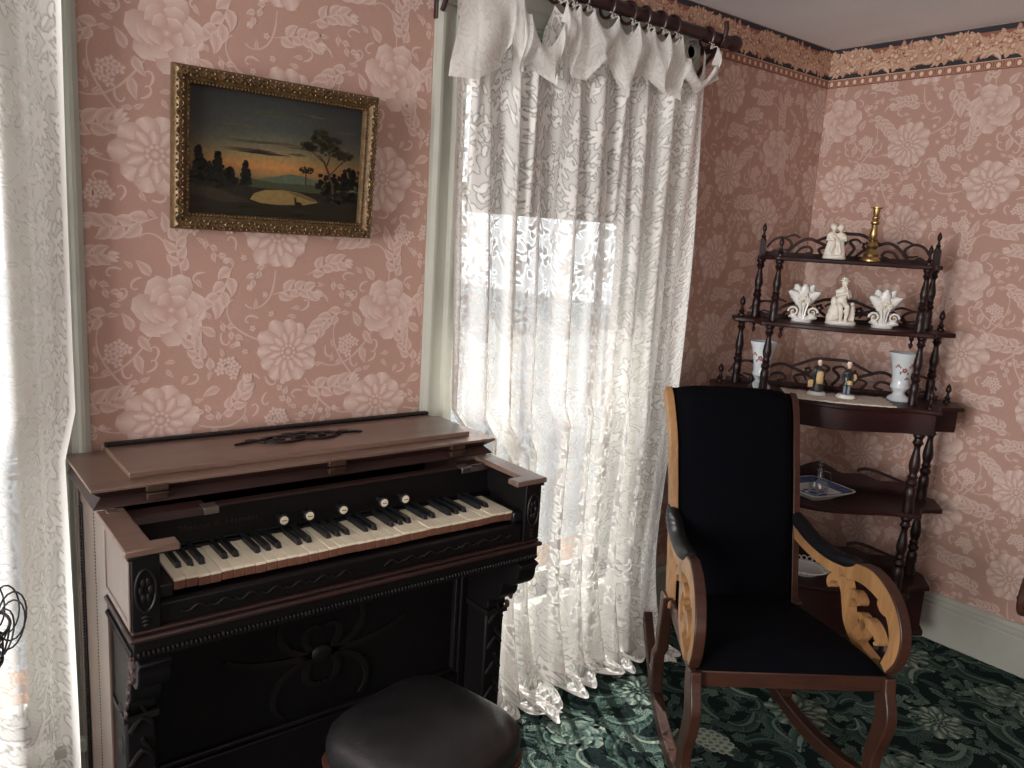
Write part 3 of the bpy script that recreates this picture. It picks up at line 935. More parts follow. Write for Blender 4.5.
# ------------------------------------------------------------------ painting
def painting():
    x0, x1, z0, z1 = .545, 1.070, 1.474, 1.846
    cx, cz = (x0 + x1) / 2, (z0 + z1) / 2
    w, h = (x1 - x0) / 2, (z1 - z0) / 2
    t = thing('framed_painting', 'gilt-framed oil painting of a lake at sunset above the organ', 'painting', (cx, 2.030, z0))
    t.rotation_euler = (R(4.5), 0, 0)
    # frame: four mitred lengths of moulding; local x across, z up, y out of the wall is negative
    prof = [(0, .006), (0, -.010), (.005, -.019), (.011, -.023), (.018, -.022), (.026, -.015), (.031, -.013), (.034, -.016), (.037, -.014), (.040, -.007), (.040, .006)]
    corners = [(-w, 0), (w, 0), (w, 2 * h), (-w, 2 * h)]
    inn = [(1, 1), (-1, 1), (-1, -1), (1, -1)]
    g = random.Random(3)
    for i in range(4):
        j = (i + 1) % 4
        m = MB()
        a = [(corners[i][0] + inn[i][0] * d, y, corners[i][1] + inn[i][1] * d) for d, y in prof]
        b = [(corners[j][0] + inn[j][0] * d, y, corners[j][1] + inn[j][1] * d) for d, y in prof]
        m.rings([a, b])
        rail = m.build('frame_rail', MT['gold'], t, smooth=30)
        # moulded leaf scrolls along the rail
        P0 = Vector((corners[i][0] + inn[i][0] * .014, -.022, corners[i][1] + inn[i][1] * .014))
        P1 = Vector((corners[j][0] + inn[j][0] * .014, -.022, corners[j][1] + inn[j][1] * .014))
        d = (P1 - P0); L = d.length; d.normalize(); q = Vector((-d.z, 0, d.x))
        orn = MB(); n = int(L / .020)
        for k in range(n):
            c = P0 + d * (L * (k + .5) / n)
            sg = 1 if k % 2 else -1
            pts = []
            for s_ in range(9):
                aa = s_ * .62; rr = .0095 - s_ * .0009
                pts.append(c + d * (rr * math.cos(aa)) * 1.1 + q * (rr * math.sin(aa)) * sg + Vector((0, -.001, 0)))
            orn.tube(pts, [.0012 + .0012 * math.sin(PI * s_ / 8) for s_ in range(9)], 5)
            for e in (-1, 1):
                orn.ball(c + d * (e * .007) + q * (-sg * .008) + Vector((0, 0, 0)), (.003, .002, .003), 6, 4)
        orn.build('leaf_ornament', MT['gold'], rail)
        bd_ = MB(); nb = int((L - .06) / .008)
        B0 = Vector((corners[i][0] + inn[i][0] * .036, -.0155, corners[i][1] + inn[i][1] * .036)); B1 = Vector((corners[j][0] + inn[j][0] * .036, -.0155, corners[j][1] + inn[j][1] * .036))
        for k in range(nb):
            bd_.ball(B0 + (B1 - B0) * ((k + .5) / nb), (.003, .0022, .003), 6, 4)
        bd_.build('bead_line', MT['gold'], rail)
    # canvas
    iw, ih = w - .036, 2 * h - .072
    V = []; C_ = []; F_ = []; cnt = [0]
    def S(u, v): return (-iw + 2 * iw * u, .036 + ih * v)
    def put(u, v, c, lay):
        x, z = S(u, v); V.append((x, .002 - .00012 * lay, z)); C_.append(srgb(*c)); return len(V) - 1
    def poly(pts, c, lay, c2=None):
        ids = [put(u, v, c if c2 is None else tuple(a + (b - a) * v_ for a, b, v_ in zip(c, c2, (k / max(1, len(pts) - 1),) * 3)), lay) for k, (u, v) in enumerate(pts)]
        F_.append(tuple(ids))
    # sky by rows and columns
    rows = [(0, (24, 24, 20)), (.28, (60, 58, 44)), (.36, (128, 100, 62)), (.43, (168, 116, 66)), (.5, (136, 112, 70)), (.60, (90, 88, 70)), (.72, (62, 66, 60)), (1, (42, 46, 46))]
    nu = 12
    gi = []
    for v, c in rows:
        r = []
        for i in range(nu + 1):
            u = i / nu
            glow = math.exp(-((u - .48) / .34) ** 2)
            cc = tuple(a * (.60 + .42 * glow) + 8 * (1 - glow) for a in c)
            r.append(put(u, v, cc, 0))
        gi.append(r)
    for a, b in zip(gi[:-1], gi[1:]):
        for i in range(nu): F_.append((a[i], a[i + 1], b[i + 1], b[i]))
    for i in range(14):       # streaks of cloud
        u, v = g.uniform(.1, .9), g.uniform(.52, .9); L = g.uniform(.06, .18)
        poly([(u - L, v), (u - L * .4, v + .012), (u + L * .3, v + .016), (u + L, v + .004), (u + L * .2, v - .008)], (50 + g.randint(0, 26), 52 + g.randint(0, 16), 48), 1)
    poly([(.33, .30), (.42, .335), (.5, .36), (.57, .385), (.64, .375), (.72, .35), (.85, .32), (1, .33), (1, .26), (.33, .26)], (74, 84, 66), 2)
    poly([(.2, .30), (.36, .315), (.5, .30), (.7, .31), (1, .28), (1, .22), (.2, .22)], (56, 60, 42), 3)
    poly([(0, .30), (.12, .29), (.25, .26), (.36, .25), (.7, .24), (1, .28), (1, 0), (0, 0)], (30, 28, 20), 4)
    poly([(.36, .20), (.42, .235), (.52, .245), (.62, .235), (.70, .20), (.74, .165), (.66, .135), (.5, .12), (.40, .125), (.34, .15)], (122, 102, 62), 5)
    poly([(.55, .235), (.62, .232), (.72, .19), (.74, .165), (.70, .17), (.62, .20)], (92, 74, 48), 6)
    poly([(0, .24), (.1, .235), (.22, .19), (.36, .13), (.2, .11), (.05, .15), (0, .16)], (44, 40, 28), 6)
    for i in range(26):
        u, v = g.uniform(0, 1), g.uniform(.01, .13); L = g.uniform(.03, .1)
        poly([(u - L, v - .01), (u, v + .012), (u + L, v + .006), (u + .3 * L, v - .012)], (22 + g.randint(0, 22), 20 + g.randint(0, 16), 15), 6)
    def blob(u, v, ru, rv, n, c, lay, sz=.014):
        for i in range(n):
            a = g.uniform(0, TAU); r = math.sqrt(g.random())
            uu, vv = u + ru * r * math.cos(a), v + rv * r * math.sin(a)
            s_ = sz * g.uniform(.6, 1.3); b = g.uniform(0, TAU)
            poly([(uu + s_ * .8 * math.cos(b + q), vv + s_ * 1.2 * math.sin(b + q)) for q in (0, 1.2, 2.2, 3.3, 4.6)], tuple(x + g.randint(-4, 10) for x in c), lay)
    dk = (22, 24, 18)
    # dark fir trees on the far bank
    for u, v, hh, ww in ((.06, .30, .24, .05), (.16, .30, .20, .05), (.31, .27, .18, .035), (.10, .28, .14, .09), (.22, .28, .1, .06)):
        for k in range(9):
            q = k / 9
            blob(u, v + hh * q, ww * (1 - q * .85), .02, 12, dk, 7 + k % 3, .014)
    blob(.13, .27, .16, .05, 60, (20, 22, 16), 8)
    # the tall leaning tree
    trunk = cr([(.83, .17), (.825, .30), (.80, .40), (.77, .50), (.73, .57)], 5)
    for (a, b), (c, d) in zip(trunk[:-1], trunk[1:]):
        poly([(a - .008, b), (a + .008, b), (c + .006, d), (c - .006, d)], (66, 52, 38), 9)
    for br in (((.80, .40), (.86, .50), (.90, .56)), ((.78, .47), (.80, .58)), ((.77, .50), (.68, .60), (.62, .62))):
        for (a, b), (c, d) in zip(br[:-1], br[1:]):
            poly([(a - .004, b), (a + .004, b), (c + .003, d), (c - .003, d)], (54, 44, 32), 9)
    for u, v, ru, rv, n in ((.66, .63, .06, .03, 44), (.74, .68, .07, .06, 70), (.80, .62, .07, .05, 60), (.89, .58, .06, .035, 40), (.74, .76, .04, .03, 22), (.82, .70, .05, .03, 26)):
        blob(u, v, ru, rv, n, (44, 42, 28), 10, .013)
    poly([(.655, .30), (.662, .30), (.66, .42), (.655, .42)], (50, 42, 30), 8)
    blob(.66, .43, .045, .03, 36, (40, 40, 26), 9, .010)
    for u in (.78, .86, .93, .98): blob(u, .33 + .05 * (u > .9), .06, .09, 60, dk, 8, .016)
    blob(.9, .22, .12, .05, 70, (18, 20, 14), 9)
    # small deer drinking at the shore
    dr = (24, 18, 14)
    poly([(.595, .135), (.60, .155), (.625, .155), (.64, .147), (.64, .13), (.615, .125)], dr, 11)
    poly([(.594, .15), (.598, .18), (.604, .184), (.606, .17), (.603, .15)], dr, 11)
    poly([(.598, .18), (.590, .182), (.592, .19), (.602, .192)], dr, 11)
    for u in (.60, .607, .63, .636): poly([(u, .13), (u + .004, .13), (u + .004, .105), (u + .001, .105)], dr, 11)
    for e in (-.004, .004): poly([(.598 + e, .19), (.6 + e, .19), (.599 + e * 2, .205)], dr, 11)
    me = bpy.data.meshes.new('canvas'); me.from_pydata(V, [], F_)
    at = me.attributes.new('paint', 'FLOAT_COLOR', 'POINT'); at.data.foreach_set('color', np.array(C_, np.float32).ravel())
    me.materials.append(MT['paint']); me.update()
    o = bpy.data.objects.new('canvas', me); COL.objects.link(o); o.parent = t
    MB().box(-iw - .01, iw + .01, .004, .012, .036, 2 * h - .036).build('backing', MT['keywood'], t, smooth=0)
painting()

# ------------------------------------------------------------------ reed organ
def organ():
    cx = .812
    OX, OY = cx, 1.76
    t = thing('reed_organ', 'dark walnut reed organ with open keyboard and stop knobs', 'organ', (OX, OY, 0))
    off = (OX, OY, 0)
    def B(m, name, mat, par=t, **kw): return m.build(name, mat, par, off=off, **kw)
    xl, xr = .326, 1.298            # case sides
    yb, yf = 2.028, 1.705           # back, lower front
    # ---- sides
    for sd, (a, b) in ((-1, (xl, xl + .022)), (1, (xr - .022, xr))):
        s = B(MB().box(a, b, yf, yb, 0.02, .900), 'side_panel', MT['organy'], bevel=.002)
        xo = a if sd < 0 else b
        o = sd
        # proud stiles around the flat panel, with a dark beaded channel near the back
        for y0, y1 in ((yf - .002, yf + .018), (1.995, yb)):
            B(MB().box(min(xo, xo + o * .006), max(xo, xo + o * .006), y0, y1, .02, .898), 'stile', MT['organy'], s, bevel=.0015)
        B(MB().box(min(xo, xo + o * .003), max(xo, xo + o * .003), 1.968, 1.995, .06, .840), 'channel', MT['carving'], s)
        m = MB()
        for k in range(96):
            m.ball((xo + o * .004, 1.981, .07 + k * .008), (.003, .0045, .0032), 6, 4)
        B(m, 'bead_row', MT['carving'], s)
        m = MB()
        for k in range(105):
            m.ball((xo + o * .0005, 1.842, .04 + k * .008), (.0012, .0018, .0022), 5, 4)
        B(m, 'dotted_inlay', MT['carving'], s)
    # ---- back and lower front with framed panel
    B(MB().box(xl + .022, xr - .022, yb - .012, yb, .02, .90), 'back_board', MT['organdark'], smooth=0)
    m = MB()
    m.box(xl + .022, xr - .022, yf + .028, yf + .040, .08, .70)
    fp = B(m, 'front_panel', MT['organdark'], smooth=0)
    for x0, x1, z0, z1 in ((xl + .022, .405, .08, .70), (1.219, xr - .022, .08, .70), (.405, 1.219, .60, .70), (.405, 1.219, .08, .27)):
        B(MB().box(x0, x1, yf + .002, yf + .028, z0, z1), 'panel_frame', MT['organdark'], fp, bevel=.004)
    m = MB()
    for x0, x1, z0, z1 in ((.405, .417, .27, .60), (1.207, 1.219, .27, .60), (.417, 1.207, .588, .60), (.417, 1.207, .27, .282)):
        m.box(x0, x1, yf + .012, yf + .030, z0, z1)
    B(m, 'panel_moulding', MT['carving'], fp, bevel=.003)
    m = MB()                                     # carved spray in the middle of the panel
    mp = lambda a, b, q: (cx + a, yf + .028 - q, .44 + b)
    for sd in (-1, 1):
        for k, (a, L, tr) in enumerate(((.2, .20, 2.8), (-.25, .22, -2.4), (.6, .12, 3.4), (-.7, .12, -3.2), (0, .24, .6))):
            P = []; x, y = .01, 0; n = 14
            for i in range(n + 1):
                P.append((sd * x, y)); aa = a + tr * (i / n) ** 1.8
                x += L / n * math.cos(aa); y += L / n * math.sin(aa)
            m.ribbon(P, [.006, .009, .004], 0, .006, mp)
    m.ball((cx, yf + .024, .44), (.03, .01, .025), 12, 8)
    B(m, 'carved_spray', MT['carving'], fp)
    B(MB().box(xl - .006, xr + .006, yf - .012, yb, .0, .08), 'plinth', MT['organdark'], bevel=.006)
    # ---- key desk: cheeks with flat arms, key bed, key slip
    for sd in (-1, 1):
        X = (lambda v: cx + sd * v)
        def bx(v0, v1, *r): 
            a, b = sorted((X(v0), X(v1))); return (a, b) + r
        c = B(MB().box(*bx(.462, .490, 1.500, 1.720, .735, .885)), 'cheek', MT['organdark'], bevel=.002)  # inner face's shade in the dark tone, lighter skin outside
        B(MB().box(*bx(.490, .4915, 1.514, 1.702, .746, .884)), 'cheek_panel', MT['organy'], c)
        # panel frame on the outer face of the cheek
        for y0, y1, z0, z1 in ((1.500, 1.516, .735, .885), (1.700, 1.72, .735, .885), (1.516, 1.70, .735, .748)):
            B(MB().box(*bx(.490, .494, y0, y1, z0, z1)), 'cheek_stile', MT['organy'], c, bevel=.0015)
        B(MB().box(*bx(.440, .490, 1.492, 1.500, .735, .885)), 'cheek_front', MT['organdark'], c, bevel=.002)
        m = MB()                                  # carved roundel with leaves on the cheek front
        cxx, czz = X(.466), .815
        m.tube([(cxx + .018 * math.cos(a), 1.491, czz + .042 * math.sin(a)) for a in np.linspace(0, TAU, 28, endpoint=False)], .003, 6, closed=True)
        for k in range(6):
            a = TAU * k / 6
            m.ball((cxx + .009 * math.cos(a), 1.491, czz + .018 * math.sin(a)), (.005, .003, .009), 8, 6)
        for k in range(3): m.ball((cxx, 1.491, .762 - k * .008), (.010 - k * .002, .003, .004), 8, 5)
        B(m, 'carved_roundel', MT['carving'], c)
        # arm board on top, with its return at the front
        arm = [(X(.448), 1.735), (X(.502), 1.735), (X(.502), 1.486), (X(.404), 1.486), (X(.404), 1.526), (X(.448), 1.526)]
        B(MB().prism(arm, .885, .899, lambda a, b, q: (a, b, q)), 'arm_board', MT['organ'], c, bevel=.003)
        B(MB().box(*bx(.450, .497, 1.489, 1.73, .877, .885)), 'arm_cove', MT['organdark'], c, bevel=.003)
    B(MB().box(xl + .03, xr - .03, 1.506, 1.72, .700, .772), 'key_bed', MT['organdark'], bevel=.002)
    ks = B(MB().box(cx - .440, cx + .440, 1.500, 1.520, .735, .778), 'key_slip', MT['organdark'], bevel=.003)
    for sd in (-1, 1):
        m = MB()
        for k in range(7):
            x0 = cx + sd * (.04 + k * .052)
            m.tube(cr([(x0, 1.4985, .752), (x0 + sd * .018, 1.4975, .762), (x0 + sd * .036, 1.4975, .752), (x0 + sd * .05, 1.4985, .757)], 5), .0026, 6)
        B(m, 'carved_wave', MT['carving'], ks)
    # end blocks beside the keys
    for x0, x1 in ((cx - .462, cx - .4065), (cx + .434, cx + .462)):
        B(MB().box(x0, x1, 1.530, 1.70, .772, .800), 'key_block', MT['ebony'], bevel=.003)
    # ---- keys, five octaves F to F
    kw = .8375 / 36; kx0 = cx - .405
    wm = None; g = random.Random(2)
    KF = 1.534
    for i in range(36):
        m = MB()
        if wm is None:
            m.box(.0005, kw - .0005, 0, .150, -.006, 0); m.cur = 1; m.box(.0005, kw - .0005, .0015, .150, -.024, -.006)
            wk = m.build('white_key', [MT['ivory'], MT['keywood']], t, bevel=.0008, seg=1); o = wk; wm = wk
        else:
            o = wm.copy(); COL.objects.link(o); o.parent = t
        o.location = (kx0 + i * kw - OX, KF - OY, .806 + g.uniform(-.0012, .001))
    bm_ = None
    for i in range(35):
        if i % 7 in (3, 6): continue           # F G A B | C D E
        if bm_ is None:
            m = MB(); h = kw * .275
            m.frustum((-h, h, 0, .104), -.004, (-h * .82, h * .82, .009, .104), .0115)
            bm_ = m.build('black_key', MT['ebony'], t, bevel=.001, seg=2); o = bm_
        else:
            o = bm_.copy(); COL.objects.link(o); o.parent = t
        o.location = (kx0 + (i + 1) * kw - OX, KF + .046 - OY, .806)
    # ---- stop board behind the keys
    sb = MB()
    sb.prism([(1.684, .800), (1.700, .800), (1.712, .885), (1.696, .885)], cx - .462, cx + .462, lambda a, b, q: (q, a, b))
    board = B(sb, 'stop_board', MT['organdark'], bevel=.002)
    B(MB().box(cx - .462, cx + .462, 1.672, 1.690, .797, .812), 'key_strip', MT['organdark'], bevel=.004)
    B(MB().box(cx - .462, cx + .462, 1.681, 1.690, .812, .818), 'strip_bead', MT['carving'], bevel=.002)
    kn = None
    for x in (.679, .741, .826, .935, .995):
        if kn is None:
            kn = bpy.data.objects.new('stop_knob', None); COL.objects.link(kn); kn.parent = t; kn.empty_display_size = .01
            MB().lathe([(0, .012), (.005, .012), (.005, -.018), (.009, -.020), (.0125, -.024), (.0128, -.032), (.0105, -.034), (0, -.034)], n=20, axis='y').build('knob_turning', MT['ebony'], kn)
            MB().lathe([(0, -.0335), (.0098, -.0335), (.0095, -.0352), (0, -.0356)], n=20, axis='y').build('knob_face', MT['ivory'], kn)
            MB().box(-.006, .006, -.0362, -.0352, -.0012, .0004).build('knob_script', MT['carving'], kn, smooth=0)
            o = kn
        else:
            o = dup(kn, t)
        o.location = (x - OX, 1.688 - OY, .840)
    # faded gilt lettering on the stop board
    def lettering(text, x, size):
        cu = bpy.data.curves.new('lettering', 'FONT'); cu.body = text; cu.size = size; cu.extrude = .0002
        cu.align_x = 'CENTER'
        o = bpy.data.objects.new('lettering', cu); COL.objects.link(o); o.parent = board
        o.location = (x - OX, 1.6905 - OY, .838); o.rotation_euler = (R(98), 0, 0)
        dg = bpy.context.evaluated_depsgraph_get()
        me = bpy.data.meshes.new_from_object(o.evaluated_get(dg)); bpy.data.objects.remove(o)
        me.materials.clear(); me.materials.append(MT['giltletter'])
        o = bpy.data.objects.new('lettering', me); COL.objects.link(o); o.parent = board
        o.location = (x - OX, 1.6905 - OY, .838); o.rotation_euler = (R(98), 0, 0)
    lettering('Mason & Hamlin', .545, .026)
    # ---- the folding fall: ledge, clips
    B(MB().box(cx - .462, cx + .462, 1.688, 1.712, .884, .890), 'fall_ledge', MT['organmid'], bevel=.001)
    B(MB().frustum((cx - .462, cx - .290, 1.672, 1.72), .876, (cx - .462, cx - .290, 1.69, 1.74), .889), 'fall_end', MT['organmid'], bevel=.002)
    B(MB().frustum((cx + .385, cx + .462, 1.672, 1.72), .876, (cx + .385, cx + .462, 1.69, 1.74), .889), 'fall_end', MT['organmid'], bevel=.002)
    for x in (.523, 1.19):
        m = MB(); m.box(x - .016, x + .016, 1.672, 1.705, .888, .892); m.box(x - .016, x + .016, 1.669, 1.673, .877, .892)
        B(m, 'fall_clip', MT['steel'], bevel=.001)
    # ---- top: two moulded lid boards, raised panel, beaded back rail, applied ornament
    lo = (xl - .020, xr + .022, 1.735, 2.030)
    ins = (xl - .002, xr + .004, 1.752, 2.030)
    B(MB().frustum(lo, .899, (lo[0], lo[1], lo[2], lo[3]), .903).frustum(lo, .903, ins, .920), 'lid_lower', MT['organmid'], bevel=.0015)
    up_ = (xl - .024, xr + .028, 1.731, 2.030)
    lid = B(MB().frustum(up_, .937, up_, .944), 'lid_upper', MT['organ'], bevel=.0015)
    B(MB().frustum(ins, .920, (up_[0] + .001, up_[1] - .001, up_[2] + .001, up_[3]), .937), 'lid_edge', MT['organmid'], lid, bevel=.001)  # turned-under lid edge, shade given by the darker wood tone
    for x in (.43, .845, 1.20):
        m = MB(); m.box(x - .022, x + .022, 1.728, 1.745, .926, .940); m.box(x - .020, x + .020, 1.732, 1.75, .905, .917)
        m.tube([(x - .022, 1.7285, .9205), (x + .022, 1.7285, .9205)], .003, 8)
        B(m, 'hinge', MT['bronze'], lid, bevel=.001)
    rp = B(MB().box(.386, 1.272, 1.782, 2.018, .944, .957), 'raised_panel', MT['organ'], bevel=.0015)
    B(MB().box(.384, 1.276, 2.006, 2.024, .957, .966), 'back_rail', MT['carving'], rp, bevel=.002)
    m = MB()
    for k in range(110):
        m.ball((.389 + k * .0081, 2.005, .9625), (.0034, .003, .0036), 6, 4)
    B(m, 'rope_bead', MT['carving'], rp)
    m = MB(); ocx, ocy = .825, 1.905
    mp = lambda a, b, q: (ocx + a, ocy + b, .957 + q)
    for sd in (-1, 1):
        for P in ([(0, .0), (.03, .028), (.06, .022), (.065, .0), (.045, -.008)], [(.0, -.02), (.04, -.03), (.08, -.02), (.11, .006), (.145, .002), (.165, -.004)],
                  [(.05, .028), (.085, .022), (.105, -.004), (.09, -.014)], [(.11, .006), (.125, .018), (.14, .014)], [(.0, .035), (.02, .042), (.04, .034)], [(0, .012), (.022, -.004), (.03, -.024)]):
            Q = cr([(sd * a, b) for a, b in P], 6)
            m.ribbon(Q, [.003, .0065, .0055, .002], 0, .005, mp)
        m.ball((ocx + sd * .167, ocy - .004, .959), (.008, .005, .003), 8, 5)
    m.ball((ocx, ocy + .008, .960), (.018, .015, .005), 12, 6)
    B(m, 'applied_scroll', MT['carving'], rp)
    # ---- mouldings under the key desk, across the front and along the sides
    y0 = 1.480
    m = MB(); m.box(xl - .012, xr + .010, y0, yf, .716, .727); m.box(xl - .006, xr + .004, y0 + .008, yf, .727, .735)
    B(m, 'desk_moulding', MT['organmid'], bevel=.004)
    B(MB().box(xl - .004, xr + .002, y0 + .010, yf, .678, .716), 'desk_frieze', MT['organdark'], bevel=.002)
    m = MB()
    n = 112
    for k in range(n):
        x = xl + (xr - xl) * (k + .5) / n
        m.ball((x, y0 + .007, .690), (.0040, .005, .006), 6, 5)
    for sd, xx in ((-1, xl - .006), (1, xr + .004)):
        for k in range(24):
            m.ball((xx, y0 + .018 + k * .0088, .690), (.005, .0038, .006), 6, 5)
    B(m, 'bead_moulding', MT['carving'])
    # ---- corbels and pilasters
    for sd in (-1, 1):
        a, b = (xl + .002, xl + .062) if sd < 0 else (xr - .062, xr - .002)
        prof = cr([(1.705, .678), (1.492, .678), (1.486, .655), (1.492, .625), (1.515, .606), (1.545, .604), (1.552, .588), (1.558, .560), (1.580, .540), (1.604, .530), (1.612, .50), (1.705, .48)], 4)
        c = B(MB().prism(prof, a, b, lambda p, q, r: (r, p, q)), 'corbel', MT['organdark'], bevel=.003)
        m = MB(); xo = a if sd < 0 else b
        m.ball((xo, 1.530, .650), (.006, .020, .020), 12, 8)
        for k in range(7):
            aa = TAU * k / 7
            m.ball((xo, 1.530 + .016 * math.cos(aa), .645 + .024 * math.sin(aa)), (.007, .009, .010), 8, 6)
        for k in range(4):
            m.ball((xo, 1.56 + k * .012, .600 - k * .03), (.005, .010, .012), 8, 6)
        B(m, 'carved_flower', MT['organmid'], c)
        p = B(MB().box(a, b, 1.608, 1.70, .11, .50), 'pilaster', MT['organdark'], bevel=.006)
        m = MB()
        for k in range(5):
            zz = .16 + k * .075
            m.tube(cr([(a + .008, 1.606, zz), (a + .03, 1.602, zz + .03), (b - .008, 1.606, zz + .01), (a + .03, 1.604, zz + .055)], 5), .005, 6)
            m.ball((b if sd > 0 else a, 1.64, zz + .03), (.005, .02, .022), 8, 6)
        m.box(a - .004, b + .004, 1.600, 1.70, .485, .500)
        B(m, 'pilaster_carving', MT['carving'], p)
        B(MB().box(a - .008, b + .008, 1.585, 1.71, 0, .11), 'pilaster_base', MT['organdark'], p, bevel=.008)
organ()

# ------------------------------------------------------------------ organ stool
def stool():
    t = thing('organ_stool', 'square black leather organ stool in front of the organ', 'stool', (.845, 1.290, 0), R(14.4))
    def ring(h, z, p=5.0, n=48):
        o = []
        for k in range(n):
            a = TAU * k / n; c, s = math.cos(a), math.sin(a)
            r = h / (abs(c) ** p + abs(s) ** p) ** (1 / p)
            o.append((r * c, r * s, z))
        return o
    h = .170
    lv = [(h * .97, .395), (h, .402), (h * 1.015, .425), (h * 1.01, .448), (h * .985, .464), (h * .93, .477), (h * .82, .487), (h * .65, .494), (h * .45, .498), (h * .22, .500), (h * .04, .5005)]
    MB().rings([ring(a, z, 4.2) for a, z in lv]).build('cushion', MT['leather'], t, smooth=60)
    f = MB().rings([ring(h * .955, .33), ring(h * .965, .335), ring(h * .965, .392), ring(h * .955, .396)]).build('frame', MT['chairdark'], t)
    MB().rings([ring(h * .985, .388), ring(h * 1.02, .391), ring(h * 1.02, .402), ring(h * .99, .405)]).build('trim_band', MT['leathertrim'], t)
    for sx in (-1, 1):
        for sy in (-1, 1):
            P = cr([(sx * .135, sy * .135, .335), (sx * .150, sy * .150, .25), (sx * .130, sy * .130, .12), (sx * .145, sy * .145, .03), (sx * .160, sy * .160, .014)], 5)
            MB().tube(P, np.interp(np.linspace(0, 1, len(P)), [0, .25, .7, 1], [.024, .026, .014, .015]), 10).build('leg', MT['chairdark'], t)
stool()

# ------------------------------------------------------------------ rocking chair
def rocker():
    t = thing('rocking_chair', 'upholstered rocking chair with black cloth seat and scrolled wooden arms', 'rocking chair', (1.8135, 1.0355, 0), R(-35.5))
    half = lambda v: .262 - .125 * v                                # the seat narrows towards the back
    # rockers
    rk = lambda v: .018 + .50 * (v - .38) ** 2
    for sd in (-1, 1):
        m = MB(); rs = []
        for k in range(33):
            v = -.30 + 1.15 * k / 32
            u = sd * (.262 - .100 * v); z = rk(v)
            h = .042 - .010 * abs(v - .3)
            rs.append([(u - .017, v, z), (u + .017, v, z), (u + .017, v, z + h), (u - .017, v, z + h)])
        m.rings(rs)
        m.build('rocker', MT['chairdark'], t, smooth=40, bevel=.004)
    # seat rails
    for v0, w in ((0, .022),):
        m = MB(); m.box(-.268, .268, -.012, .014, .378, .424)
        m.build('front_rail', MT['chairdark'], t, bevel=.004)
    m = MB(); m.box(-.200, .200, .485, .508, .345, .39); m.build('back_rail', MT['chairdark'], t, bevel=.004)
    for sd in (-1, 1):
        m = MB(); a, b = half(0), half(.50)
        P = [(sd * a, .0), (sd * b, .50), (sd * (b - .024), .50), (sd * (a - .024), .0)]
        rs = [[(x, y, .378 - .07 * y) for x, y in P], [(x, y, .424 - .07 * y) for x, y in P]]
        m.rings(rs); m.build('side_rail', MT['chairdark'], t, bevel=.003)
    # front legs: scroll knee, tapering to the rocker; rear legs raked
    for sd in (-1, 1):
        path = [(-.002, .424), (-.006, .38), (-.022, .34), (-.026, .30), (-.012, .245), (.004, .19), (.004, .15), (-.002, rk(0) + .030)]
        Q = cr(path, 5)
        w = np.interp(np.linspace(0, 1, len(Q)), [0, .15, .35, .6, .85, 1], [.026, .030, .034, .026, .022, .026])
        MB().ribbon(Q, w, -.015, .015, lambda a, b, q, sd=sd: (sd * .258 + q, a, b)).build('leg', MT['chairdark'], t, smooth=40, bevel=.005)
        Q = cr([(.492, .40), (.498, .33), (.508, .24), (.506, .15), (.498, rk(.50) + .030)], 5)
        MB().ribbon(Q, [.024, .022, .022, .020, .024], -.019, .019, lambda a, b, q, sd=sd: (sd * (.208 + .01 * (b < .2)) + q, a, b)).build('leg', MT['chairdark'], t, smooth=40, bevel=.005)
    # seat cushion: crowned, sloping down to the back
    rows = []
    nv, nu = 22, 26
    top = []
    for i in range(nv + 1):
        q = i / nv; v = -.010 + .510 * q
        h = half(max(v, 0)) - .006
        r = []
        for j in range(nu + 1):
            a = -1 + 2 * j / nu
            e = (1 - abs(a) ** 5) * (1 - abs(2 * q - 1) ** 7)
            crown = .030 * (1 - a * a) * math.sin(PI * min(1, q * .9 + .12))
            r.append((h * a, v, .426 - .095 * v + (.040 * max(e, 0) ** .45 + crown) * (1 if 0 < i < nv else 0)))
        top.append(r)
    m = MB(); m.grid(top)
    bot = [[(x, y, .405 - .08 * y) for x, y, z in r] for r in (top[0], top[-1])]
    edge = top[0] + [r[-1] for r in top[1:-1]] + list(reversed(top[-1])) + [r[0] for r in reversed(top[1:-1])]
    m2 = MB(); m2.rings([[(x, y, .420 - .085 * max(y, 0)) for x, y, z in edge], edge], cap=False)
    b = len(m.v); m.v += m2.v; m.f += [tuple(i + b for i in f) for f in m2.f]; m.m += m2.m
    m.build('seat_cushion', MT['blackcloth'], t, smooth=70)
    # back: upholstered S-curve between two shaped stiles
    bk = cr([(.478, .36), (.500, .45), (.528, .56), (.562, .68), (.602, .80), (.640, .90), (.674, .965), (.704, 1.008), (.732, 1.026)], 6)
    hw = lambda z: float(np.interp(z, [.36, .6, .75, .88, .97, 1.05], [.188, .188, .190, .192, .198, .204]))
    n = len(bk)
    m = MB(); rs = []
    for k in range(n):
        v, z = bk[k]
        d = np.array(bk[min(k + 1, n - 1)]) - np.array(bk[max(k - 1, 0)]); d /= np.linalg.norm(d)
        nf = np.array([-d[1], d[0]])                       # towards the sitter
        q = k / (n - 1); th = .052 * min(1, .35 + 4 * (1 - q)) 
        h = hw(z); ring = []
        for j in range(25):
            a = -1 + 2 * j / 24
            f = th * (1 - abs(a) ** 6) ** .5 * (1 + .25 * (1 - a * a))
            ring.append((h * a, v + nf[0] * f, z + nf[1] * f))
        for j in range(25):
            a = 1 - 2 * j / 24
            ring.append((h * a, v - nf[0] * .012, z - nf[1] * .012))
        rs.append(ring)
    m.rings(rs); m.build('back_upholstery', MT['blackcloth'], t, smooth=60)
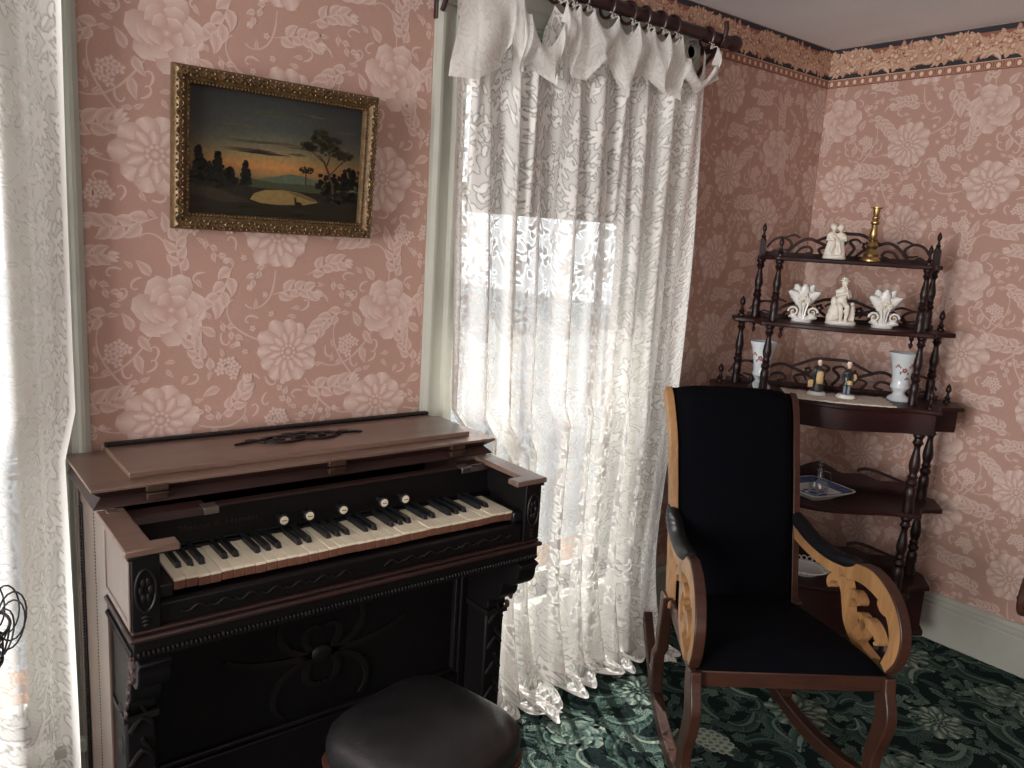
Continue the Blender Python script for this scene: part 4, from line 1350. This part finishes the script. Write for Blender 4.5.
    for sd in (-1, 1):
        m = MB(); rs = []
        for k in range(n):
            v, z = bk[k]
            d = np.array(bk[min(k + 1, n - 1)]) - np.array(bk[max(k - 1, 0)]); d /= np.linalg.norm(d)
            nf = np.array([-d[1], d[0]]); h = hw(z)
            rs.append([(sd * (h + .000), v + nf[0] * .018, z + nf[1] * .018), (sd * (h + .024), v + nf[0] * .014, z + nf[1] * .014), (sd * (h + .024), v - nf[0] * .026, z - nf[1] * .026), (sd * (h + .0), v - nf[0] * .026, z - nf[1] * .026)])
        m.rings(rs); m.build('stile', MT['chairwood'] if sd < 0 else MT['chairdark'], t, smooth=40, bevel=.005)  # left stile lighter, right darker: lit and shaded sides put into the wood
    m = MB(); m.tube([(-.215, .738, 1.014), (.215, .738, 1.014)], .020, 14); m.build('crest_roll', MT['blackcloth'], t)
    # arms: pierced scroll panels with a padded top
    for sd in (-1, 1):
        mp = lambda a, b, q, sd=sd: (sd * (.262 - .105 * a + q), a, b)
        m = MB()
        rim = cr([(.575, .640), (.50, .618), (.42, .606), (.33, .602), (.25, .612), (.17, .634), (.11, .640), (.05, .626), (.005, .594), (-.022, .545), (-.020, .490), (.005, .440)], 7)
        m.ribbon(rim, [.028, .026, .024, .023, .022, .024, .028, .026, .026, .024, .020, .014], -.0135, .0135, mp)
        m.ribbon(cr([(.26, .600), (.222, .562), (.205, .515), (.185, .475), (.13, .440), (.06, .425)], 6), [.024, .017, .015, .015, .016, .014], -.0135, .0135, mp)
        m.ribbon(cr([(.255, .585), (.285, .572), (.302, .555), (.300, .540), (.288, .545)], 5), [.015, .012, .010, .008, .003], -.0130, .0130, mp)
        m.ribbon(cr([(.200, .525), (.190, .558), (.168, .570), (.146, .560), (.148, .548)], 5), [.011, .013, .011, .009, .003], -.0130, .0130, mp)
        m.ribbon(cr([(.150, .445), (.120, .485), (.118, .515), (.140, .522), (.146, .512)], 5), [.016, .018, .013, .009, .003], -.0130, .0130, mp)
        m.ribbon(cr([(.125, .500), (.095, .520), (.062, .512), (.044, .492), (.058, .480)], 5), [.016, .015, .012, .009, .003], -.0130, .0130, mp)
        m.ribbon(cr([(.020, .590), (.042, .585), (.060, .596), (.056, .604)], 4), [.014, .010, .008, .003], -.0130, .0130, mp)
        arm = m.build('arm_panel', MT['chairwood'], t, smooth=40, bevel=.002)
        pad = MB(); P = cr([(.575, .672), (.50, .647), (.42, .630), (.33, .627), (.25, .637), (.185, .656)], 7); rs = []
        for k, (a, b) in enumerate(P):
            d = np.array(P[min(k + 1, len(P) - 1)]) - np.array(P[max(k - 1, 0)]); d /= np.linalg.norm(d)
            ends = min(1, .55 + 3 * min(k, len(P) - 1 - k) / len(P))
            ring = []
            for j in range(14):
                an = TAU * j / 14
                xx = .027 * math.cos(an) * ends; hh = .019 * math.sin(an) * ends
                q = mp(a, b, 0)
                ring.append((q[0] + xx, a + d[1] * hh, b + abs(d[0]) * hh))
            rs.append(ring)
        pad.rings(rs); pad.build('arm_pad', MT['padblack'], arm, smooth=60)
        wr = np.interp(np.linspace(0, 1, len(rim)), np.linspace(0, 1, 12), [.028, .026, .024, .023, .022, .024, .028, .026, .026, .024, .020, .014])
        Q = []
        for k in range(int(len(rim) * .47), len(rim)):
            d = np.array(rim[min(k + 1, len(rim) - 1)]) - np.array(rim[max(k - 1, 0)]); d /= np.linalg.norm(d)
            Q.append((rim[k][0] + d[1] * (wr[k] + .002), rim[k][1] - d[0] * (wr[k] + .002)))
        cap = MB()
        cap.ribbon(Q, .0035, -.0150, .0150, mp); cap.build('arm_edge', MT['chairdark'], arm, smooth=40, bevel=.003)
rocker()

# ------------------------------------------------------------------ etagere
ET = thing('etagere', 'dark rosewood corner etagere with turned posts and fretwork galleries', 'etagere', (2.915, 1.665, 0), R(-51))
def spindle(z0, z1, r=.0155):
    """turned post from shelf to shelf: square-ish foot, vase, rings, vase, cap."""
    L = z1 - z0
    p = [(0, 0), (1.0, 0), (1.0, .10), (.9, .16), (1.05, .20), (1.0, .30), (.75, .33), (1.0, .36), (1.12, .38), (1.0, .40), (.75, .43), (1.0, .455), (.8, .47), (.72, .50), (.95, .55), (1.05, .60), (.9, .68), (.62, .78), (.55, .83), (.75, .86), (1.05, .885), (.8, .91), (.75, .94), (1.05, .965), (1.1, .985), (1.0, 1), (0, 1)]
    return [(a * r, z0 + b * L) for a, b in p]
def finial(z0, h, r=.011, up=1):
    p = [(0, 0), (1.0, 0), (1.0, .08), (.6, .14), (.9, .22), (.45, .34), (.35, .50), (.7, .60), (.8, .68), (.62, .82), (.28, .94), (0, 1)]
    return [(a * r, z0 + up * b * h) for a, b in p]
def shelf_outline(wb, ws, wf, ys, yf, bul):
    """half widths at back, side tip and front corner; serpentine front."""
    pts = [(-wb, .012), (-ws, -.02), (-ws + .006, ys)]
    left = cr([(-ws + .006, ys), (-wf - .030, ys - .030), (-wf - .012, yf + .010), (-wf, yf)], 4)[1:]
    front = cr([(-wf, yf), (-wf * .72, yf + .004), (-wf * .40, yf - bul * .5), (0, yf - bul), (wf * .40, yf - bul * .5), (wf * .72, yf + .004), (wf, yf)], 5)[1:]
    pts += [tuple(p) for p in left] + [tuple(p) for p in front]
    pts += [(-x, y) for x, y in reversed(pts[1:3 + len(left) - 1])] + [(wb, .012)]
    return pts
flat = lambda a, b, q: (a, b, q)
S1 = shelf_outline(.318, .326, .262, -.10, -.190, .006)
S2 = shelf_outline(.372, .398, .290, -.12, -.225, .030)
S3 = shelf_outline(.425, .458, .335, -.15, -.270, .060)
S4 = shelf_outline(.420, .440, .325, -.15, -.262, .050)
Z1, Z2, Z3, Z4, Z5 = 1.492, 1.252, .985, .595, .285
for out, z, th, nm in ((S1, Z1, .016, 'shelf'), (S2, Z2, .017, 'shelf'), (S3, Z3, .016, 'shelf'), (S4, Z4, .018, 'shelf'), (S4, Z5, .018, 'shelf')):
    MB().prism(out, z - th, z, flat).build(nm, MT['rosewood'], ET, smooth=30, bevel=.004)
inset = lambda out, k: [(x * k, (y + .08) * k - .08) for x, y in out]
A3 = inset(S3, .955)
ap = MB().prism(A3, Z3 - .094, Z3 - .016, flat).build('apron_drawer', MT['rosewood'], ET, smooth=30, bevel=.002)
cb = MB().prism(inset(S4, .965), .105, Z5 - .018, flat).build('base_cabinet', MT['rosewood'], ET, smooth=30, bevel=.003)
MB().prism(inset(S4, 1.0), .085, .105, flat).build('base_moulding', MT['rosewood'], ET, smooth=30, bevel=.004)
for x, y in ((-.385, -.03), (.385, -.03), (-.29, -.235), (.29, -.235)):
    MB().lathe([(0, 0), (.016, 0), (.024, .02), (.026, .05), (.016, .07), (.020, .086), (0, .086)], (x, y, 0), 16).build('foot', MT['rosewoodz'], ET)
POSTS = []
for sx in (-1, 1):
    POSTS += [(sx * .311, -.028, Z2, Z1 - .016, .0155), (sx * .254, -.165, Z2, Z1 - .016, .0150),
              (sx * .357, -.028, Z3, Z2 - .017, .0160), (sx * .263, -.185, Z3, Z2 - .017, .0155),
              (sx * .385, -.035, Z4, Z3 - .094, .0190), (sx * .290, -.235, Z4, Z3 - .094, .0190),
              (sx * .385, -.035, Z5, Z4 - .018, .0190), (sx * .290, -.235, Z5, Z4 - .018, .0190)]
for x, y, a, b, r in POSTS:
    MB().lathe(spindle(a, b, r), (x, y, 0), 18).build('post', MT['rosewoodz'], ET)
for sx in (-1, 1):
    m = MB(); m.box(sx * .311 - .011, sx * .311 + .011, -.039, -.017, Z1, Z1 + .055); m.lathe(finial(Z1 + .055, .068, .011), (sx * .311, -.028, 0), 14)
    m.build('finial', MT['rosewoodz'], ET, bevel=.0015)
    for x, y, z, h, r in ((.254, -.165, Z1, .072, .011), (.362, -.028, Z2, .078, .014), (.418, -.045, Z3, .072, .014), (.312, -.235, Z3, .070, .012)):
        MB().lathe(finial(z, h, r), (sx * x, y, 0), 14).build('finial', MT['rosewoodz'], ET)
    MB().lathe(finial(Z2 - .017, .045, .010, -1), (sx * .311, -.028, 0), 14).build('pendant', MT['rosewoodz'], ET)
    MB().lathe(finial(Z2 - .017, .045, .010, -1), (sx * .225, -.20, 0), 14).build('pendant', MT['rosewoodz'], ET)
def gallery(z, hw, h, seed=0, solid=0):
    """pierced scroll fret along the back of a shelf, mirrored about its middle."""
    m = MB(); mp = lambda a, b, q: (a, -.006 + q, z + b)
    m.ribbon([(-hw, .008), (hw, .008)], .008, -.004, .004, mp)
    if solid:
        top = cr([(-hw, .035), (-hw * .8, .050), (-hw * .62, .046), (-hw * .45, .066), (-hw * .25, .060), (-hw * .12, h * .82), (0, h)], 5)
        T = top + [(-x, y) for x, y in reversed(top[:-1])]
        poly = [tuple(p) for p in T] + [(hw, .0), (-hw, .0)]
        m.prism(poly, -.004, .004, mp)
        for sd in (-1, 1):
            m.ribbon(cr([(sd * hw * .9, .046), (sd * hw * .55, .085), (sd * hw * .42, .083), (sd * hw * .40, .072)], 5), [.005, .006, .006, .003], -.004, .004, mp)
    else:
        for sd in (-1, 1):
            C = lambda P, w: m.ribbon(cr([(sd * a * hw, b * h) for a, b in P], 6), w, -.004, .004, mp)
            C([(.98, .30), (.90, .62), (.78, .72), (.68, .50), (.72, .25), (.84, .30)], [.004, .005, .005, .005, .003])
            C([(.72, .15), (.60, .55), (.48, .72), (.36, .62), (.20, .40), (.10, .12)], [.005, .006, .006, .006, .004])
            C([(.62, .12), (.55, .36), (.46, .40), (.42, .22), (.50, .16)], [.004, .005, .005, .005, .003])
            C([(.40, .64), (.28, .80), (.15, .98), (.0, 1.0)], [.004, .006, .006, .006])
            C([(.30, .12), (.34, .34), (.26, .42), (.22, .25)], [.004, .005, .005, .003])
            C([(.02, .15), (.08, .45), (.02, .70), (.10, .80), (.16, .66)], [.005, .006, .005, .003])
            C([(.78, .72), (.66, .84), (.58, .74)], [.003, .005, .003])
            C([(.92, .12), (.86, .22), (.80, .12)], [.004, .005, .004])
            for a in range(5):
                an = TAU * a / 5
                m.ball((sd * .215 * hw + .010 * math.cos(an), -.006, z + h * .58 + .010 * math.sin(an)), (.0065, .004, .0065), 8, 5)
    return m.build('gallery', MT['rosewood'], ET, smooth=40)
gallery(Z1, .300, .098)
gallery(Z2, .340, .086)
gallery(Z3, .395, .120)
gallery(Z4, .375, .100, solid=1)
gallery(Z5, .375, .080, solid=1)

# ------------------------------------------------------------------ things on the etagere
_c, _s = math.cos(R(-51)), math.sin(R(-51))
def on_shelf(x, y, z): return (2.915 + _c * x - _s * y, 1.665 + _s * x + _c * y, z)
def item(name, label, cat, x, y, z, turn=0, group=None):
    return thing(name, label, cat, on_shelf(x, y, z), R(-51 + turn), group)
def person(m, h, lean=0, wide=1.0, hat=None, seated=False):
    """small standing porcelain figure as a soft union of rounded forms (to be remeshed into one body)."""
    s = h
    m.lathe([(0, 0), (.16 * s, 0), (.17 * s, .03 * s), (.15 * s, .05 * s), (0, .05 * s)], n=20)

# white bisque couple
t = item('couple_figurine', 'white bisque figurine of an embracing couple on the top shelf', 'figurine', -.061, -.12, Z1)
m = MB()
m.lathe([(0, 0), (.040, 0), (.042, .006), (.038, .014), (0, .016)], n=24, sq=.7)
for sd in (-1, 1):
    x = sd * .014
    m.lathe([(0, .008), (.024, .010), (.021, .03), (.016, .055), (.014, .068), (.0175, .085), (.015, .094), (.006, .099), (0, .10)], (x * 1.05, 0, 0), 16, sq=.75)
    m.ball((x * .8, -.003, .115), (.0105, .011, .013), 12, 8)
    m.ball((x * .85 + sd * .002, .002, .119), (.0115, .011, .011), 12, 8)
    m.tube([(x + sd * .014, 0, .088), (x + sd * .018, -.012, .070), (x - sd * .004, -.020, .072)], [.006, .0055, .004], 8)
    m.tube([(x - sd * .006, -.014, .052), (x + sd * .003, -.018, .03), (x, -.016, .012)], [.007, .006, .004], 8)
m.tube([(-.018, -.016, .09), (0, -.021, .075), (.012, -.018, .055)], .004, 8)
remesh(m.build('body', MT['bisque'], t), .0022, 1)

# brass candlestick
t = item('candlestick', 'tall brass candlestick at the end of the top shelf', 'candlestick', .067, -.11, Z1)
MB().lathe([(0, 0), (.036, 0), (.036, .006), (.030, .012), (.024, .018), (.026, .026), (.018, .034), (.014, .044)], n=28).build('base', MT['brass'], t)
MB().lathe([(0, .040), (.014, .044), (.020, .056), (.017, .066), (.011, .074), (.019, .080), (.011, .086), (.015, .098), (.011, .120), (.009, .132), (.016, .138), (.016, .143), (.008, .148)], n=24).build('stem', MT['brass'], t)
MB().lathe([(0, .146), (.009, .148), (.013, .156), (.013, .160), (.009, .164), (.011, .168), (.0125, .190), (.021, .193), (.021, .196), (.011, .197), (.0095, .180), (0, .178)], n=24).build('socket', MT['brass'], t)

# pair of white leaf vases with flowers and gilt scrolls
def leaf_vase(t):
    m = MB()
    m.lathe([(0, 0), (.036, 0), (.038, .006), (.030, .014), (.016, .026), (.013, .045), (.018, .062), (.014, .07), (0, .072)], n=24, sq=.7)
    m.build('foot', MT['porcelain'], t)
    for k, (a, L, w) in enumerate(((-.62, .085, .022), (-.30, .094, .024), (0, .090, .024), (.30, .094, .024), (.62, .085, .022))):
        m = MB(); rows = []
        for i in range(13):
            q = i / 12
            d = L * q; sp = a * (.45 + .75 * q)
            cx_, cz_ = d * math.sin(sp) * .95, .052 + d * math.cos(sp)
            wd = w * (math.sin(PI * min(1, .18 + q * .74)) ** .8) * (1 + .10 * math.sin(i * 2.6))
            rows.append([(cx_ + wd * j / 3 * math.cos(sp), -.006 - .010 * q + .010 * abs(j / 3) ** 2 + (.014 if k % 2 else 0), cz_ - wd * j / 3 * math.sin(sp)) for j in range(-3, 4)])
        m.grid(rows)
        o = m.build('leaf', MT['porcelain'], t, smooth=60); so = o.modifiers.new('solid', 'SOLIDIFY'); so.thickness = .0035
    for sd in (-1, 1):
        m = MB(); P = []
        for i in range(22):
            an = i * .42; r = .019 - i * .00075
            P.append((sd * (.034 + r * math.cos(an)), -.014, .038 + r * math.sin(an)))
        m.tube(P, [.0045 - .0001 * i for i in range(22)], 8); m.build('scroll', MT['porcelain'], t)
        MB().ball((sd * .034, -.018, .038), (.005, .004, .005), 10, 6).build('gilt_boss', MT['gilt'], t)
        m = MB(); rows = []
        for i in range(9):
            q = i / 8; w = .012 * math.sin(PI * (.1 + .85 * q))
            rows.append([(sd * (.012 + .038 * q) + 0, -.012 - .006 * (1 - abs(j)), .010 + .012 * math.sin(q * 2.4) + w * j) for j in (-1, 0, 1)])
        m.grid(rows); o = m.build('leaf', MT['porcelain'], t, smooth=60); so = o.modifiers.new('solid', 'SOLIDIFY'); so.thickness = .004
    for fx_, fz, fr in ((0, .096, .013), (-.014, .082, .010), (.013, .080, .010), (.0, .068, .008)):
        m = MB()
        for k in range(6):
            a = TAU * k / 6
            m.ball((fx_ + fr * .6 * math.cos(a), -.024, fz + fr * .6 * math.sin(a)), (fr * .5, fr * .35, fr * .5), 8, 5)
        m.ball((fx_, -.028, fz), fr * .4, 8, 5)
        m.build('flower', MT['bisque'], t)
    m = MB()
    for sd in (-1, 0, 1):
        m.tube([(sd * .004, -.020, .012), (sd * .008, -.020, .04), (sd * .014, -.022, .072)], .0022, 6)
    m.build('stem', MT['porcelain'], t)
t = item('leaf_vase', 'white porcelain leaf-shaped vase left of the seated shepherd figurine', 'vase', -.148, -.12, Z2, group='pair of white leaf vases')
leaf_vase(t)
t2 = dup(t); t2.location = on_shelf(.137, -.12, Z2)
t2['label'] = 'white porcelain leaf-shaped vase right of the seated shepherd figurine'

# seated shepherd with a dog
t = item('shepherd_figurine', 'white bisque figurine of a seated flute player with a dog', 'figurine', -.010, -.13, Z2)
m = MB()
m.lathe([(0, 0), (.052, 0), (.056, .006), (.050, .016), (.03, .020), (0, .022)], n=28, sq=.7)
m.ball((-.022, .010, .045), (.026, .022, .040), 14, 10); m.ball((-.034, .006, .025), (.020, .020, .026), 12, 8); m.ball((-.030, .012, .085), (.012, .012, .02), 10, 8)
m.lathe([(0, .07), (.021, .072), (.020, .085), (.017, .10), (.021, .122), (.019, .132), (.008, .140), (0, .141)], (-.006, -.004, 0), 16, sq=.8)
m.ball((-.003, -.010, .154), (.0115, .012, .0145), 12, 8)
m.lathe([(0, .163), (.019, .163), (.020, .165), (.012, .168), (.011, .176), (.004, .179), (0, .179)], (-.003, -.006, 0), 18)
for sd in (-1, 1):
    m.tube([(-.006 + sd * .010, -.010, .078), (.000 + sd * .012, -.030, .070), (.002 + sd * .010, -.032, .045), (.002 + sd * .008, -.030, .022), (.004 + sd * .009, -.038, .018)], [.011, .0095, .008, .0055, .005], 10)
    m.tube([(-.006 + sd * .019, -.004, .128), (-.004 + sd * .024, -.016, .108), (.004, -.024, .120)], [.0075, .0065, .005], 8)
m.tube([(.000, -.022, .147), (.008, -.030, .122), (.012, -.034, .100)], .003, 6)
for sd in (-1, 1): m.tube([(.034 + sd * .006, -.008, .018), (.034 + sd * .005, -.006, .05)], .005, 8)
m.tube([(.036, .002, .03), (.034, -.004, .055), (.032, -.010, .075)], [.012, .011, .008], 10)
m.ball((.031, -.015, .080), (.008, .011, .008), 10, 6)
remesh(m.build('body', MT['bisque'], t), .0024, 1)

# pair of milk glass vases with painted sprigs
def milk_vase(t):
    MB().lathe([(0, 0), (.040, 0), (.041, .006), (.036, .014), (.024, .022), (.020, .030), (.026, .040), (.034, .050), (.033, .058), (.030, .068), (.032, .090), (.037, .125), (.044, .155), (.053, .178), (.0535, .181), (.050, .180), (.041, .155), (.034, .125), (.028, .09), (.024, .07), (0, .06)], n=36).build('body', MT['milk'], t)
    g = random.Random(6)
    for a, z, s in ((-1.9, .118, 1), (-1.25, .140, .8), (-1.5, .090, .5), (-2.5, .135, .6)):
        r = float(np.interp(z, [.068, .09, .125, .155], [.0305, .0325, .0375, .0445]))
        m = MB()
        for k in range(5):
            b = TAU * k / 5
            aa = a + .006 * s * math.cos(b) / r
            m.ball((r * math.cos(aa), r * math.sin(aa), z + .006 * s * math.sin(b)), (.0042 * s, .0042 * s, .0042 * s), 8, 5)
        m.build('painted_rose', MT['rose'], t)
        m = MB()
        for e in (-1, 1):
            aa = a + e * .013 * s / r
            m.ball((r * math.cos(aa), r * math.sin(aa), z - .010 * s), (.003, .003, .006 * s), 8, 5)
        m.build('painted_leaf', MT['leafgreen'], t)
t = item('milk_glass_vase', 'white milk glass vase behind the left front post', 'vase', -.270, -.115, Z3, group='pair of milk glass vases')
t['label'] = 'flared white milk glass vase standing nearer the curtain on the drawer shelf'
milk_vase(t)
t2 = dup(t); t2.location = on_shelf(.232, -.105, Z3); t2.rotation_euler[2] = R(-51 + 20)
t2['label'] = 'flared white milk glass vase standing nearer the right wall on the drawer shelf'

# crocheted mat
t = item('crochet_mat', 'cream crocheted mat on the drawer shelf under two small figurines', 'mat', .0, -.19, Z3)
m = MB(); g = random.Random(4); rows = []
hx, hy = .185, .100
for i in range(13):
    y = -hy + 2 * hy * i / 12
    r = []
    for j in range(37):
        x = -hx + 2 * hx * j / 36
        ex = 1 if j in (0, 36) else 0; ey = 1 if i in (0, 12) else 0
        r.append((x + (.004 * math.sin(i * 2.1) if ex else 0) - .03 * y, y - .02 * math.cos(x * 9) + (.004 * math.sin(j * 2.2) if ey else 0), .0045 + .0012 * math.sin(j * 1.1) * math.sin(i * 1.7)))
    rows.append(r)
m.grid(rows); o = m.build('knit', MT['doily'], t, smooth=60)
so = o.modifiers.new('solid', 'SOLIDIFY'); so.thickness = .003; so.offset = -1

# two little painted figures on white bases
def small_person(t, woman):
    MB().lathe([(0, 0), (.034, 0), (.035, .004), (.030, .011), (.028, .013), (0, .013)], n=28).build('stand', MT['porcelain'], t)
    m = MB()
    if woman:
        m.lathe([(0, .012), (.022, .012), (.023, .018), (.017, .040), (.012, .060), (.014, .075), (.015, .092), (.010, .102), (.005, .106), (0, .107)], n=20, sq=.85)
    else:
        for sd in (-1, 1): m.tube([(sd * .007, 0, .012), (sd * .0075, 0, .036), (sd * .007, .002, .058)], [.006, .0065, .008], 10)
        m.lathe([(0, .045), (.015, .046), (.014, .062), (.013, .075), (.016, .094), (.010, .103), (.005, .106), (0, .107)], n=18, sq=.75)
    for sd in (-1, 1):
        m.tube([(sd * .013, 0, .098), (sd * .020, -.003, .080), (sd * .018, -.012, .062)], [.0055, .005, .004], 8)
    remesh(m.build('clothes', MT['coatblack'], t), .0022, 1)
    MB().ball((0, -.002, .118), (.008, .0085, .0105), 12, 8).build('head', MT['skin'], t)
    MB().ball((0, .001, .1225), (.0088, .0088, .0085), 12, 8).build('hair', MT['porcelain'], t)
    if woman:
        m = MB(); m.lathe([(0, .040), (.012, .042), (.013, .060), (.012, .085), (0, .095)], (.004, -.009, 0), 14, sq=.5); m.build('shawl', MT['tan'], t)
        m = MB(); m.box(-.036, -.018, -.018, -.004, .028, .056); m.build('parcel', MT['tan'], t, bevel=.002)
    else:
        for sd in (-1, 1): MB().tube([(sd * .007, -.003, .014), (sd * .0075, -.003, .045)], .0062, 10).build('trouser', MT['bluegrey'], t)
        MB().lathe([(0, .050), (.009, .050), (.011, .060), (.009, .066), (0, .066)], (.004, -.013, 0), 12).build('basket', MT['tan'], t)
        MB().tube([(.022, -.006, .088), (.024, -.012, .075), (.018, -.016, .070)], .005, 8).build('horn', MT['tan'], t)
        MB().lathe([(0, .125), (.011, .125), (.008, .128), (.0075, .134), (0, .135)], (0, 0, 0), 14).build('cap', MT['bisque'], t)
t = item('peddler_figurine', 'small figurine of a woman in black with a tan parcel', 'figurine', -.070, -.185, Z3 + .006)
small_person(t, True)
t = item('peddler_figurine', 'small figurine of a man in a black coat with a basket', 'figurine', .031, -.195, Z3 + .006, 10)
small_person(t, False)

# blue and white dish with a stoppered cruet standing on it
t = item('porcelain_dish', 'square blue and white porcelain dish behind the rocking chair', 'dish', -.03, -.165, Z4, 38)
def sq(h, z, p=9):
    o = []
    for k in range(40):
        a = TAU * k / 40; c, s = math.cos(a), math.sin(a)
        r = h / (abs(c) ** p + abs(s) ** p) ** (1 / p); o.append((r * c, r * s, z))
    return o
MB().rings([sq(.055, 0), sq(.058, .004), sq(.085, .020), sq(.112, .036), sq(.113, .039), sq(.108, .038), sq(.080, .023), sq(.055, .010), sq(.002, .009)]).build('body', MT['porcelain'], t, smooth=50)
m = MB(); m.rings([sq(.080, .0236), sq(.107, .0385), sq(.105, .0392), sq(.080, .0245)], cap=False); m.build('blue_rim', MT['blue'], t, smooth=50)
m = MB()
for k in range(8):
    a = TAU * k / 8
    m.ball((.040 * math.cos(a), .040 * math.sin(a), .0095), (.014, .010, .0022), 10, 5)
m.ball((0, 0, .0095), (.02, .02, .0022), 12, 5); m.build('blue_flower', MT['blue'], t)
t = item('glass_cruet', 'clear glass cruet with stopper standing in the blue and white dish', 'cruet', -.015, -.165, Z4 + .0115)
MB().lathe([(0, 0), (.034, 0), (.037, .012), (.036, .035), (.026, .055), (.014, .066), (.011, .085), (.016, .094), (.0145, .094), (.009, .085), (.012, .067), (.024, .054), (.034, .035), (.034, .014), (0, .006)], n=28).build('bottle', MT['crystal'], t)
MB().lathe([(0, .080), (.007, .082), (.008, .095), (.005, .100), (.013, .112), (.014, .122), (.007, .132), (0, .133)], n=20).build('stopper', MT['crystal'], t)
m = MB(); m.tube(cr([(.012, 0, .088), (.034, 0, .084), (.040, 0, .060), (.034, 0, .042)], 6), .0035, 8); m.build('handle', MT['crystal'], t)

# lacy plate on the bottom shelf
t = item('openwork_plate', 'white openwork plate on the lowest etagere shelf behind the chair arm', 'plate', -.03, -.17, Z5)
MB().lathe([(0, 0), (.055, 0), (.058, .004), (.075, .018), (.077, .018), (.060, .008), (0, .007)], n=36).build('bowl', MT['porcelain'], t)
m = MB()
for k in range(26):
    a = TAU * k / 26
    m.tube([(.088 * math.cos(a) + .011 * math.cos(b) * math.cos(a) - .010 * math.sin(b) * math.sin(a), .088 * math.sin(a) + .011 * math.cos(b) * math.sin(a) + .010 * math.sin(b) * math.cos(a), .024 + .006 * math.cos(b)) for b in np.linspace(0, TAU, 10, endpoint=False)], .0024, 6, closed=True)
m.build('openwork_rim', MT['porcelain'], t)

# ------------------------------------------------------------------ wire plant stand at the edge of the left window
def wire_stand():
    t = thing('wire_stand', 'black wirework plant stand with looped rim beside the organ', 'plant stand', (.045, 1.66, 0))
    for rr, z in ((.100, .735), (.085, .665), (.055, .600)):
        m = MB(); m.tube([(rr * math.cos(a), rr * math.sin(a), z) for a in np.linspace(0, TAU, 40, endpoint=False)], .003, 6, closed=True); m.build('hoop', MT['wire'], t)
    lp = None
    for k in range(18):
        a = TAU * k / 18
        if lp is None:
            m = MB(); m.tube([(.104 + .024 * math.cos(b), .012 * math.sin(b) , .742 + .042 * math.sin(b) + .010 * math.cos(b)) for b in np.linspace(0, TAU, 18, endpoint=False)], .0017, 6, closed=True)
            lp = m.build('rim_loop', MT['wire'], t); o = lp
        else:
            o = lp.copy(); COL.objects.link(o); o.parent = t
        o.rotation_euler = (0, 0, a)
    sp = None
    for k in range(10):
        for sd in (-1, 1):
            m = MB(); P = []
            for i in range(9):
                q = i / 8; a = TAU * k / 10 + sd * .55 * q
                r = .100 - .045 * q ** 1.5
                P.append((r * math.cos(a), r * math.sin(a), .735 - .135 * q))
            m.tube(P, .0018, 6); m.build('basket_wire', MT['wire'], t)
    for k in range(3):
        a = TAU * k / 3 + .12
        m = MB(); m.tube(cr([(.055 * math.cos(a), .055 * math.sin(a), .60), (.050 * math.cos(a), .050 * math.sin(a), .40), (.075 * math.cos(a), .075 * math.sin(a), .18), (.115 * math.cos(a), .115 * math.sin(a), .006)], 6), .0055, 8)
        m.build('leg', MT['wire'], t)
        for z0, sc in ((.36, 1), (.10, .8)):
            P = []
            for i in range(26):
                an = i * .33; r = (.040 - i * .0013) * sc
                rr = .035 + r * math.cos(an) * .8
                P.append((rr * math.cos(a + .5), rr * math.sin(a + .5), z0 + .05 + r * math.sin(an)))
            MB().tube(P, .0028, 6).build('scroll', MT['wire'], t)
wire_stand()

# ------------------------------------------------------------------ carved armchair just past the right edge
def armchair():
    t = thing('carved_armchair', 'carved dark wooden armchair whose scrolled arm shows at the right edge', 'armchair', (2.715, .485, 0), R(-80))
    # faces the organ; local y is the back
    for sx in (-1, 1):
        MB().tube(cr([(sx * .155, -.20, .42), (sx * .160, -.215, .30), (sx * .150, -.20, .12), (sx * .155, -.215, .01)], 5), [.026] * 4 + [.020] * 12, 10).build('leg', MT['chairdark'], t)
        MB().tube(cr([(sx * .155, .22, .42), (sx * .155, .24, .2), (sx * .16, .30, .01)], 5), .018, 10).build('leg', MT['chairdark'], t)
        m = MB(); m.tube(cr([(sx * .22, .24, .66), (sx * .27, .05, .64), (sx * .29, -.14, .635), (sx * .29, -.20, .625)], 6), .020, 10)
        P = []
        for i in range(30):
            an = 1.4 + i * .33; r = .046 - i * .0013
            P.append((sx * .29, -.22 - r * math.cos(an) * -1, .595 + r * math.sin(an)))
        m.tube(P, [.015 - .0002 * i for i in range(30)], 8)
        m.ball((sx * .29, -.22, .595), (.022, .014, .014), 12, 8)
        arm = m.build('arm', MT['chairdark'], t)
        MB().tube(cr([(sx * .29, -.18, .57), (sx * .25, -.16, .50), (sx * .18, -.16, .40)], 5), .018, 10).build('arm_post', MT['chairdark'], arm)
        MB().tube(cr([(sx * .17, .22, .40), (sx * .20, .25, .66), (sx * .20, .32, .92)], 6), .018, 10).build('back_post', MT['chairdark'], t)
    MB().box(-.185, .185, -.22, .24, .37, .42).build('seat_frame', MT['chairdark'], t, bevel=.008)
    MB().frustum((-.175, .175, -.21, .22), .42, (-.14, .14, -.17, .17), .465).build('seat_cushion', MT['blackcloth'], t, bevel=.02, seg=4)
    MB().prism(cr([(-.19, .56), (.19, .56), (.20, .86), (0, .98), (-.20, .86)], 5, True), -.02, .02, lambda a, b, q: (a, .235 + (b - .5) * .19 + q, b)).build('backrest', MT['blackcloth'], t, bevel=.008)
armchair()

# rows of tiny beads and moulded leaves: too small to pick apart
for o in bpy.data.objects:
    if o.name.split('.')[0] in ('bead_row', 'dotted_inlay', 'rope_bead', 'bead_moulding', 'bead_line', 'leaf_ornament'):
        o['kind'] = 'stuff'
